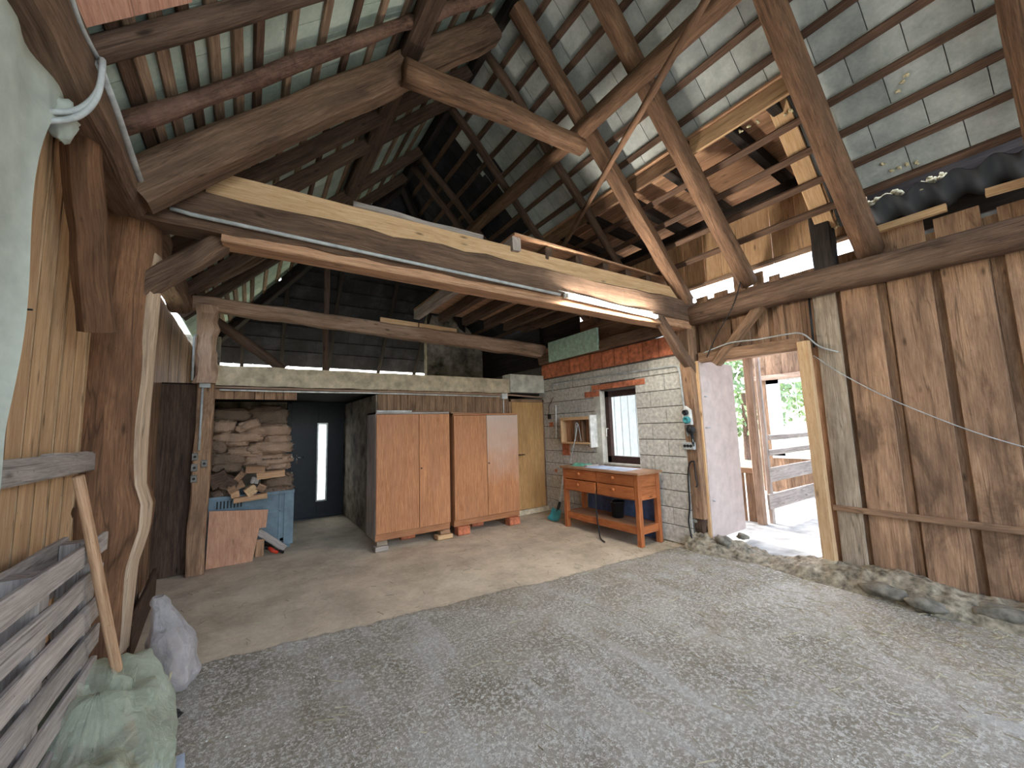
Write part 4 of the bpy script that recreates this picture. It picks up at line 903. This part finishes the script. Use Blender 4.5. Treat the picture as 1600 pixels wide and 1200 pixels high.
# ================================================================== left side things
beamobj('rail_board', 'greywood', 'grey rail board nailed across the left board wall', 'board', (-.745, .6, 1.40), (-.745, 3.34, 1.375), .035, .1, seg=8, jit=.003)
beamobj('batten_strip', 'greywood', 'thin grey lath lying on the left rail board by the trunk post', 'lath', (-.76, 2.7, 1.437), (-.76, 3.3, 1.432), .04, .012, seg=2)
def pallet(xf, y0, y1, z0, label, nrow, pit, mt):
    P = empty('pallet', (xf-.07, (y0+y1)/2, z0), label, 'pallet', 'pallets on edge by the left wall')
    for side in (0, 1):
        for i in range(nrow):
            z = z0+.05+i*pit
            b = MB(); e = R.uniform(-.02, .02); x = xf-.011 if side == 0 else xf-.135
            b.beam((x, y0+e, z+R.uniform(-.004, .004)), (x, y1+e, z+R.uniform(-.006, .006)), .02, R.uniform(.085, .1), seg=5, jit=.002, ch=.004); b.build('slat', mt, P)
    for y in (y0+.07, (y0+y1)/2, y1-.09):
        b = MB(); b.box((xf-.125, y-.045, z0), (xf-.022, y+.045, z0+nrow*pit-.06), 2, .9); b.build('bearer', mt, P)
    return P
pallet(-.55, 1.5, 2.73, 0, 'front grey pallet standing on edge near the green plastic bag', 8, .138, 'greywood')
pallet(-.705-.0, 1.42, 2.60, 0, 'rear brown pallet standing on edge between front pallet and left wall', 7, .142, 'plank')
T = PX(122, 744, -.565); Bq = PZ(206, 1120, 0)
tb = V((-.405, 2.74, .02))
one('pole', 'stick', 'long round wooden handle leaning on the left rail board', 'pole', lambda b: b.log(tb, T, .021, .019, n=12, seg=10, wob=.004, rough=.001), smooth=True)
# green film bag
def folds(p, k=1): return noise.noise(p*k)+.5*abs(noise.noise(p*k*2.3))
GB = empty('plastic_bag', (-.45, 2.27, 0), 'large crumpled translucent green plastic bag before the pallets', 'bag')
def gbag(u, v):
    a = 2*PI*u; h = v
    bx, by = .21, .44
    pr = (1.0 if h < .1 else 1.04-.35*h**2.2) if h < .85 else (1.04-.35*.7)*(1-(h-.85)/.15*.999)
    cr2 = .16*(noise.noise(V((math.cos(a)*2.2, math.sin(a)*2.2, h*1.6)))+.7*(.35-abs(noise.noise(V((math.cos(a)*3.2+7, math.sin(a)*3.2, h*1.1))))))*min(1, h*4)
    x = -.45+math.cos(a)*bx*(pr+cr2)-.03*h; y = 2.27+math.sin(a)*by*(pr+cr2)+.16*h
    z = .38*math.sin(min(h, 1)*PI/2)*(1+.5*noise.noise(V((x*4, y*4, 2))))*(1+.25*(y-2.3)) +.05*abs(noise.noise(V((x*9, y*7, h*3))))
    f = .05*(.35-abs(noise.noise(V((x*7, y*5, z*7)))))+.012*noise.noise(V((x*20, y*20, z*20)))
    return (x+math.cos(a)*f, y+math.sin(a)*f, max(.006, z+f*.7))
b = MB(); b.grid(gbag, 110, 40); b.build('film', 'greenfilm', GB, True)
def neck(u, v):
    a = 2*PI*u; r = .11-.05*v+.03*noise.noise(V((math.cos(a)*3, math.sin(a)*3, v*2)))+.035*v*v; c = V((-.47, 2.42, .33)).lerp(PY(165, 1060, 2.52), v)
    return c+V((math.cos(a)*r, math.sin(a)*r*.8, .05*noise.noise(V((u*20, v*3, 0)))*v+.02*math.sin(a*5)*v))
b = MB(); b.grid(neck, 60, 12); g = b.build('neck', 'greenfilm', GB, True)
b = MB(); b.blob((-.44, 2.22, .1), (.15, .32, .1), 26, 14, .14, 3, 1, 1, None, .95); g = b.build('litter', 'grit', GB, True); g['label'] = 'brown leaf litter inside the bag'
for i, (p, d) in enumerate((((-.42, 2.42, .2), (.06, .05, .05)), ((-.42, 2.2, .2), (.05, -.08, .03)), ((-.38, 2.32, .2), (-.04, .1, .03)))):
    b = MB(); b.tube([p, V(p)+V(d)], .005); b.build('straw_stalk', 'straw', GB)
# white sack of shavings
WS = empty('sack', (-.37, 3.24, 0), 'translucent white sack of wood shavings at the foot of the trunk post', 'sack')
def wsack(u, v, sh=0):
    a = 2*PI*u; pr = [(0, .02), (.02, .12), (.1, .142), (.3, .136), (.5, .118), (.68, .088), (.8, .066), (.88, .05), (.94, .055), (1, .03)]
    i = 0
    while i < len(pr)-2 and pr[i+1][0] < v: i += 1
    f = (v-pr[i][0])/(pr[i+1][0]-pr[i][0]); r = pr[i][1]+(pr[i+1][1]-pr[i][1])*f-sh
    r *= 1+.16*noise.noise(V((math.cos(a)*2, math.sin(a)*2, v*5)))+.07*noise.noise(V((math.cos(a)*6, math.sin(a)*6, v*12)))
    z = .54*v; return (-.33+math.cos(a)*r*.9-.09*v*v, 3.28+math.sin(a)*r, max(.004, z+.01))
b = MB(); b.grid(lambda u, v: wsack(u, v), 60, 44); b.build('film', 'clearfilm', WS, True)
b = MB(); b.grid(lambda u, v: wsack(u, v*.62, .008 if v < .95 else .08), 44, 24); g = b.build('shavings', 'sackfill', WS, True); g['label'] = 'pinkish wood shavings inside the sack'
tubeobj('stick', 'straw', 'thin straw stick standing behind the green bag', 'stick', [(-.33, 2.86, .01), (-.30, 2.9, .26)], .005)
one('cardboard_sheet', 'bluecloth', 'folded pale blue sheet lying at the right of the green bag', 'sheet', lambda b: crump(b, -.27, 2.3, 0, .2, .6, .02, .1), smooth=True)
one('debris', 'dark_plastic', 'small dark scrap between green bag and white sack', 'scrap', lambda b: b.blob((-.3, 2.93, .02), (.05, .06, .025), 12, 6, .3, 2, 1, 1, None, .9), smooth=True)
# white sheet at the upper left
def sheet(u, v):
    z = 2.9-1.75*u
    e = 2.12-.05*math.sin(u*8)+(.12*math.exp(-((z-2.82)/.06)**2))-.22*max(0, u-.06)
    y = e-2.2*v; x = -.69+.035*noise.noise(V((y*5+z*.7, z*.8, 0)))+.05*math.exp(-v*16)*(.3+u)
    return (x, y, z+.02*noise.noise(V((y*2, 0, 0))))
b = MB(); b.grid(sheet, 50, 60, su=1, sv=1)
tag(b.build('dust_sheet', 'cloth', None, True), 'pale grey-green sheet hanging from the left plate beam', 'sheet')
one('knot', 'cloth', 'gathered knot of pale fabric tying the sheet edge to the left plate beam', 'knot', lambda b: b.blob((-.66, 2.16, 2.76), (.05, .05, .09), 14, 9, .25, 3, 1), smooth=True)
tubeobj('nail', 'dark_plastic', 'long dark nail sticking out of the left boards beside the sheet edge', 'nail', [PX(4, 480, -.79), PX(50, 484, -.7)], .004)
beamobj('board', 'greywood', 'wide grey board leaning against the dark boards beyond the trunk post', 'board', (-.70, 3.95, 0), (-.79, 3.98, 1.5), .3, .025, up=(1, 0, 0), seg=4)
beamobj('board', 'darkbeam', 'low dark plank lying edgewise along the left wall beyond the trunk post', 'board', (-.62, 3.75, .13), (-.7, 5.2, .13), .03, .26, seg=4)
logobj('pole', 'darkbeam', 'thin dark pole leaning in the left corner beyond the trunk post', 'pole', (-.72, 4.6, 0), (-.79, 4.25, 1.7), .02, .018)
beamobj('board', 'pinkish', 'wide pinkish board under the battens above the near left log rafter', 'board', (-.46, .4, PL(-.46)-.02), (-.46, 2.12, PL(-.46)-.02), .5, .018, up=(-1, 0, 1), seg=4)

# ================================================================== right wall things
beamobj('rail_board', 'plank', 'thin rail board along the foot of the right plank wall', 'board', (4.695, 1.54, .64), (4.695, YN, .63), .03, .05, seg=10, jit=.003, ch=.004)
tubeobj('wire', 'cable_grey', 'slack pale string running across the right plank wall', 'string', spline([(4.69, 1.56, 2.12), (4.685, 1.3, 1.86), (4.69, .9, 1.55), (4.69, .35, 1.24), (4.69, -.4, 1.02)], 8), .004)
tubeobj('cable', 'dark_plastic', 'dark cable running from the rafter foot down to the open leaf', 'cable', spline([(4.5, 2.08, 3.05), (4.48, 2.2, 2.75), (4.5, 2.4, 2.5), (4.5, 2.55, 2.25)], 6), .006)
tubeobj('cable', 'cable_grey', 'pale cable drooping over the doorway lintel', 'cable', spline([(4.56, 2.62, 2.32), (4.56, 2.3, 2.38), (4.56, 2.0, 2.36), (4.57, 1.75, 2.36), (4.6, 1.6, 2.34), (4.68, 1.5, 2.2), (4.69, 1.36, 2.12)], 6), .007)
tubeobj('conduit', 'dark_plastic', 'dark upright conduit on the planks between doorway and pale plank', 'conduit', [(4.7, 1.545, 2.72), (4.7, 1.55, 2.2)], .011)
b = MB()
def corr(u, v):
    x = 4.5+4.7*u; y = YN+(1.2-YN)*v
    return (x, y, 3.36-.16*(x-4.5)+.03*math.sin(y/.2*2*PI))
b.grid(corr, 4, 180); b.grid(lambda u, v: V(corr(1-u, v))+V((0, 0, .004)), 4, 180)
tag(b.build('corrugated_sheet', 'tin', None, True), 'dark corrugated roofing sheet above the right plank wall', 'sheet')
beamobj('lath', 'palewood', 'fresh pale lath above the right plank wall, nearer the round rafter', 'lath', PX(1362, 362, 4.66), PX(1479, 324, 4.66), .05, .06, 'pale laths above the right wall', seg=1, jit=0, ch=.003)
beamobj('lath', 'palewood', 'fresh pale lath above the right plank wall, at the right edge of view', 'lath', PX(1540, 302, 4.66), PX(1680, 262, 4.66), .05, .06, 'pale laths above the right wall', seg=1, jit=0, ch=.003)
G = 'lumps of spray foam under the roof'
def foam(label, pts, r, x=None):
    def f(b):
        for (px, py) in pts:
            for k in range(5):
                p = PX(px+R.uniform(-6, 6), py+R.uniform(-3, 3), 4.62) if x is None else PN(px+R.uniform(-3, 3), py+R.uniform(-2, 2), (4.6, 0, 3.27), PRn)
                b.blob(p, (r*R.uniform(.6, 1.1), r*R.uniform(.6, 1.1), r*R.uniform(.5, .9)), 10, 7, .25, 2, 1)
    one('foam_lump', 'foam', label, 'foam', f, G, True)
foam('long cream foam bead beside the round rafter on the corrugated sheet', ((1345, 312), (1352, 320), (1362, 318), (1375, 310), (1388, 307), (1402, 302)), .028)
foam('cream foam lump on the corrugated sheet right of the long bead', ((1435, 296), (1440, 288)), .022)
foam('cream foam lump on a crest of the corrugated sheet, left of two', ((1455, 281),), .026)
foam('cream foam lump on a crest of the corrugated sheet, right of two', ((1474, 275), (1480, 277)), .024)
foam('forked foam bead on the lowest slab row beside the round rafter', ((1370, 246), (1380, 256), (1393, 267), (1405, 262), (1418, 257), (1432, 254)), .011, 1)
foam('small foam sprig on a slab in the right roof slope', ((1403, 142), (1410, 128), (1415, 118)), .01, 1)
foam('cream foam lump behind the dark post', ((1310, 346), (1308, 352)), .026)
foam('foam crumbs along the orange fascia of the roof opening', ((1158, 205), (1170, 198), (1184, 190), (1236, 172), (1228, 180)), .012, 1)

# ---------------------------------------------------------------- lean-to dormer seen through the open roof
def dz(x): return 4.30-.09*(x-3.5)
b = MB(); x = 3.52
while x < 5.5:
    w = R.uniform(.13, .17); b.beam((x+w/2, 1.05, dz(x+w/2)), (x+w/2, 4.75, dz(x+w/2)), w-.004, .022, (0.09, 0, 1), .002, 2, .001, R.uniform(.75, 1.1)); x += w
struct(b, 'ceiling_dormer', 'deck', 'board ceiling of the dormer behind the open roof')
for i, y in enumerate((1.3, 1.66, 2.34, 2.95, 3.5, 4.05, 4.5)):
    beamobj('dormer_joist', 'black', f'dark joist under the dormer boards, {ORD[i]} from the pale slanting board', 'joist', (3.62, y, dz(3.62)-.075), (5.45, y, dz(5.45)-.075), .085, .12, 'dormer joists', up=(.09, 0, 1), seg=3)
beamobj('dormer_fascia', 'honey', 'orange board on edge along the top of the roof opening', 'board', (3.56, 1.12, 4.2), (3.56, 2.0, 4.2), .03, .17, seg=2, t=.8)
beamobj('dormer_fascia', 'plank', 'brown board on edge along the top of the roof opening, beyond the orange one', 'board', (3.57, 2.01, 4.2), (3.57, 4.5, 4.2), .03, .17, seg=4, t=.8)
b = MB(); boards(b, 4.80, 1.12, 4.75, 3.22, 4.03, .24, .007, .024, 1, tones=(.92, 1.08)); struct(b, 'wall_dormer', 'honey', 'honey board wall of the dormer above the right wall')
beamobj('dormer_purlin', 'black', 'dark rail along the top of the dormer board wall', 'beam', (4.76, 1.1, 4.0), (4.76, 4.7, 4.0), .05, .1, seg=6)
beamobj('board', 'battenpale', 'thin brown ledge along the foot of the dormer board wall', 'board', (4.77, 1.1, 3.24), (4.77, 4.7, 3.24), .05, .035, seg=5)
beamobj('board', 'palewood', 'pale board slanting beside the round rafter in the roof opening', 'board', (3.64, 1.28, PR(3.64)+.06), (4.6, 1.3, PR(4.6)+.06), .15, .022, up=(1, 0, 1), seg=3)
tubeobj('pipe', 'tin', 'dark pipe beside the round rafter in the roof opening', 'pipe', [(3.66, 1.16, PR(3.66)+.05), (4.6, 1.17, PR(4.6)+.05)], .035, n=12)
b = MB(); b.prism([(3.6, 1.16, 4.28), (5.4, 1.16, 4.12), (5.4, 1.16, 3.3), (4.66, 1.16, 3.24)], (0, .015, 0), 1, u=(1, 0, 0)); struct(b, 'wall_dormer_side', 'deck', 'side boarding of the dormer')
b = MB(); b.prism([(3.6, 4.72, 4.28), (5.4, 4.72, 4.12), (5.4, 4.72, 3.3), (4.66, 4.72, 3.24)], (0, .015, 0), 1, u=(1, 0, 0)); struct(b, 'wall_dormer_end', 'darkbeam', 'far boarding of the dormer')

# ---------------------------------------------------------------- rubble at the foot of the right wall
def curb(u, v):
    y = YN+(2.95-YN)*u; w = v; door = max(0, 1-abs(y-2.15)/.66)
    h = (.15+.07*noise.noise(V((y*2.2, 1, 0))))*(1-door*.72)
    if y > 2.75: h *= 1.2
    xe = 4.36+.07*noise.noise(V((y*1.7, 4, 0)))+.1*door
    x = xe+(4.82-xe)*w; p = min(1, w*2.4); z = h*(p**.6)+(.04*noise.noise(V((x*9, y*7, 2)))+.03*noise.noise(V((x*22, y*18, 5))))*min(1, w*6)
    return (x, y, z-.012)
b = MB(); b.grid(curb, 220, 22); struct(b, 'floor_rubble_curb', 'dirt', 'earth and rubble sill along the foot of the right wall', smooth=True)
G = 'stones along the foot of the right wall'
for i, (px, py, r, lab) in enumerate(((1385, 925, .1, 'dark flat stone sticking out of the earth sill, nearest the doorway'), (1445, 945, .08, 'rounded dark stone in the earth sill, second from the doorway'), (1505, 935, .09, 'pale stone on the earth sill below the plank wall'), (1580, 965, .12, 'dark greenish stone in the earth sill at the right edge of view'), (1540, 948, .07, 'small brown stone between pale stone and the right edge'),
                                      (1100, 838, .07, 'pale round stone at the foot of the sockets post'), (1130, 845, .09, 'grey stone below the open leaf'), (1160, 838, .06, 'dark stone under the outer end of the open leaf'), (1085, 812, .07, 'grey stone packed under the sockets post'))):
    p = PZ(px, py, .06 if i < 5 else .05)
    if i > 4: p = PX(px, py, 4.57)
    one('stone', 'rock', lab, 'stone', lambda b: b.blob((p.x, p.y, max(.05, p.z)), (r*.8, r*1.5 if i < 5 else r, r*.55), 16, 10, .22, 1.6, 1), G, True)
beamobj('wood_block', 'darkbeam', 'rotten dark timber stub under the sockets post', 'timber', (4.62, 2.85, .02), (4.6, 2.85, .36), .14, .15, up=(0, 1, 0), seg=5, jit=.015, ch=.03)

# ---------------------------------------------------------------- outside the doorway
beamobj('post', 'pinkbeam', 'brown outdoor post beside the railing, seen through the doorway', 'post', (6.25, 2.92, -.05), (6.25, 2.92, 2.5), .1, .1, up=(0, 1, 0), seg=5, t=.8)
beamobj('post', 'greywood', 'pale round-edged outdoor post that carries the railing', 'post', (6.42, 2.86, -.05), (6.42, 2.86, 2.45), .06, .06, up=(0, 1, 0), seg=5, t=1.2)
beamobj('beam', 'pinkbeam', 'brown head beam on the outdoor posts', 'beam', (6.25, 1.2, 2.48), (6.25, 4.4, 2.48), .12, .12, seg=6)
G = 'railing boards outside'
for pa, pb, lab in ((680, 688, 'thin top railing board outside the doorway'), (703, 712, 'thin second railing board outside the doorway'), (731, 754, 'wide third railing board outside the doorway'), (773, 798, 'wide lowest railing board outside the doorway')):
    z1 = PY(1200, pa, 2.83).z; z0 = PY(1200, pb, 2.83).z; x = PY(1200, pa, 2.83).x
    beamobj('railing_board', 'greywood', lab, 'board', (x, 2.83, (z0+z1)/2), (9.0, 2.83, (z0+z1)/2), .03, z1-z0, G, seg=3, t=1.1)
b = MB(); boards(b, 6.3, 2.98, 3.6, -.02, .75, .14, .03, .02, 1, tones=(.6, .8)); b.box((6.27, 2.98, .7), (6.33, 3.6, .78), 1); tag(b.build('board_fence', 'plank', None), 'low gapped board fence outside behind the open leaf', 'fence')
b = MB()
boards(b, 9.1, -2.5, 2.05, 0, 2.9, .22, .004, .025, 1, tones=(.8, 1.1)); boards(b, 9.1, 2.05, 3.72, 2.3, 3.1, .22, .004, .025, 1, tones=(.8, 1.1)); boards(b, 9.1, 2.05, 3.72, 0, .75, .22, .004, .025, 1, tones=(.7, .9)); boards(b, 9.1, 3.72, 4.15, 0, 2.9, .2, .004, .025, 1, tones=(.8, 1.1))
struct(b, 'wall_lean_to', 'plank', 'outer board wall of the lean-to')
b = MB()
for lo, hi, g in (((9.04, 2.0, .75), (9.1, 2.1, 2.32), 2), ((9.04, 3.66, .75), (9.1, 3.9, 2.32), 2), ((9.04, 2.0, 2.22), (9.1, 3.9, 2.32), 1), ((9.04, 2.0, .7), (9.1, 3.9, .8), 1)): b.box(lo, hi, g, 1)
WF = struct(b, 'window_2', 'white', 'white framed wire window in the outer lean-to wall')
b = MB()
for i in range(1, 5): b.tube([(9.07, 2.1+i*.32, .8), (9.07, 2.1+i*.32, 2.22)], .006, 5)
for i in range(1, 5): b.tube([(9.07, 2.1, .8+i*.29), (9.07, 3.66, .8+i*.29)], .006, 5)
b.build('wire_grid', 'metal', WF)
beamobj('beam', 'pinkbeam', 'dusty lintel beam over the wire window outside', 'beam', (9.02, 1.9, 2.36), (9.02, 4.1, 2.36), .08, .1, seg=4)
def tree(x, y, h, r, label):
    t = empty('tree', (x, y, -.1), label, 'tree', 'trees in the meadow')
    b = MB(); b.log((x, y, -.1), (x, y, h*.6), r*.09, r*.05, seg=6); b.build('trunk', 'bark', t)
    b = MB()
    for i in range(1300):
        d = V((R.gauss(0, 1), R.gauss(0, 1), R.gauss(0, .9))).normalized()*r*R.uniform(.55, 1.02); c = V((x, y, h*.62))+d
        n = V((R.gauss(0, 1), R.gauss(0, 1), R.gauss(0, 1))).normalized(); u = n.orthogonal().normalized()*R.uniform(.1, .22); w = n.cross(u)
        b.poly([c-u, c+w*.5, c+u, c-w*.5], R.uniform(.7, 1.2))
    b.build('crown', 'foliage', t)
tree(17, 8.2, 4.6, 2.1, 'leafy tree seen between open leaf and outdoor post'); tree(26, 8.0, 4.5, 2.0, 'left of the two far trees seen through the wire window'); tree(29, 3.4, 4.2, 1.8, 'right of the two far trees seen through the wire window')

# ---------------------------------------------------------------- litter on the floor
b = MB()
for i in range(1500):
    if R.random() < .6: x = 4.5-abs(R.gauss(0, .9)); y = R.uniform(-.5, 3.4)
    else: x = R.uniform(-.5, 4.4); y = R.uniform(-.6, 5.2)
    a = R.uniform(0, PI); l = R.uniform(.012, .05); c = V((x, y, .008+R.uniform(0, .006))); u = V((math.cos(a)*l, math.sin(a)*l, R.uniform(-.006, .006))); w = V((-math.sin(a), math.cos(a), 0))*.0016
    b.poly([c-u-w, c+u-w, c+u+w, c-u+w], R.uniform(.55, 1.1)); b.poly([c-u-w+V((0, 0, .002)), c-u+w+V((0, 0, -.002)), c+u+w+V((0, 0, -.002)), c+u-w+V((0, 0, .002))], .8)
tag(b.build('loose_straw', 'straw', None), 'loose straw scattered over the barn floor', 'straw', None, 'stuff')
b = MB()
LA_, LB_ = PZ(300, 1040, 0), PZ(1010, 868, 0); dl = (LB_-LA_).normalized(); nl = V((-dl.y, dl.x, 0))
k = 0
while k < 7000:
    x = R.uniform(-.5, 4.3); y = R.uniform(-.4, 3.6)
    if (V((x, y, 0))-LA_).dot(nl) > -.05: continue
    if noise.noise(V((x*1.3, y*1.3, 7)))+.35 < R.uniform(-.1, .6): continue
    k += 1; s = R.uniform(.003, .0075); c = V((x, y, .007)); a = R.uniform(0, PI); n = V((R.gauss(0, .35), R.gauss(0, .35), 1)).normalized(); u = V((math.cos(a), math.sin(a), 0)); u = (u-n*u.dot(n)).normalized(); w = n.cross(u)
    b.poly([c-u*s, c-w*s*.6, c+u*s, c+w*s*.6], R.uniform(.75, 1.08))
tag(b.build('sawdust_litter', 'chips', None), 'pale wood chips scattered over the near floor', 'sawdust', None, 'stuff')

# ================================================================== light
w = bpy.data.worlds.new('sky'); SC.world = w; w.use_nodes = True; nt = w.node_tree
sk = nt.nodes.new('ShaderNodeTexSky'); sk.sky_type = 'NISHITA'; sk.sun_disc = False; sk.sun_elevation = math.radians(48); sk.sun_rotation = math.radians(20); sk.dust_density = 2.5; sk.air_density = 1.2
hs = nt.nodes.new('ShaderNodeHueSaturation'); hs.inputs['Saturation'].default_value = .68
nt.links.new(sk.outputs[0], hs.inputs['Color']); nt.links.new(hs.outputs[0], nt.nodes['Background'].inputs[0]); nt.nodes['Background'].inputs[1].default_value = SKY
sl = bpy.data.lights.new('sun', 'SUN'); sl.energy = SUN; sl.angle = math.radians(.6); sl.color = (1, .95, .86); so = bpy.data.objects.new('sun', sl); COL.objects.link(so)
so.rotation_euler = (-V((.16, .8, .72))).to_track_quat('-Z', 'Y').to_euler()
vs = SC.view_settings; SC.display_settings.display_device = 'sRGB'; vs.view_transform = 'Standard'; vs.look = 'None'; vs.gamma = 1; vs.use_curve_mapping = False; vs.exposure = EXPO
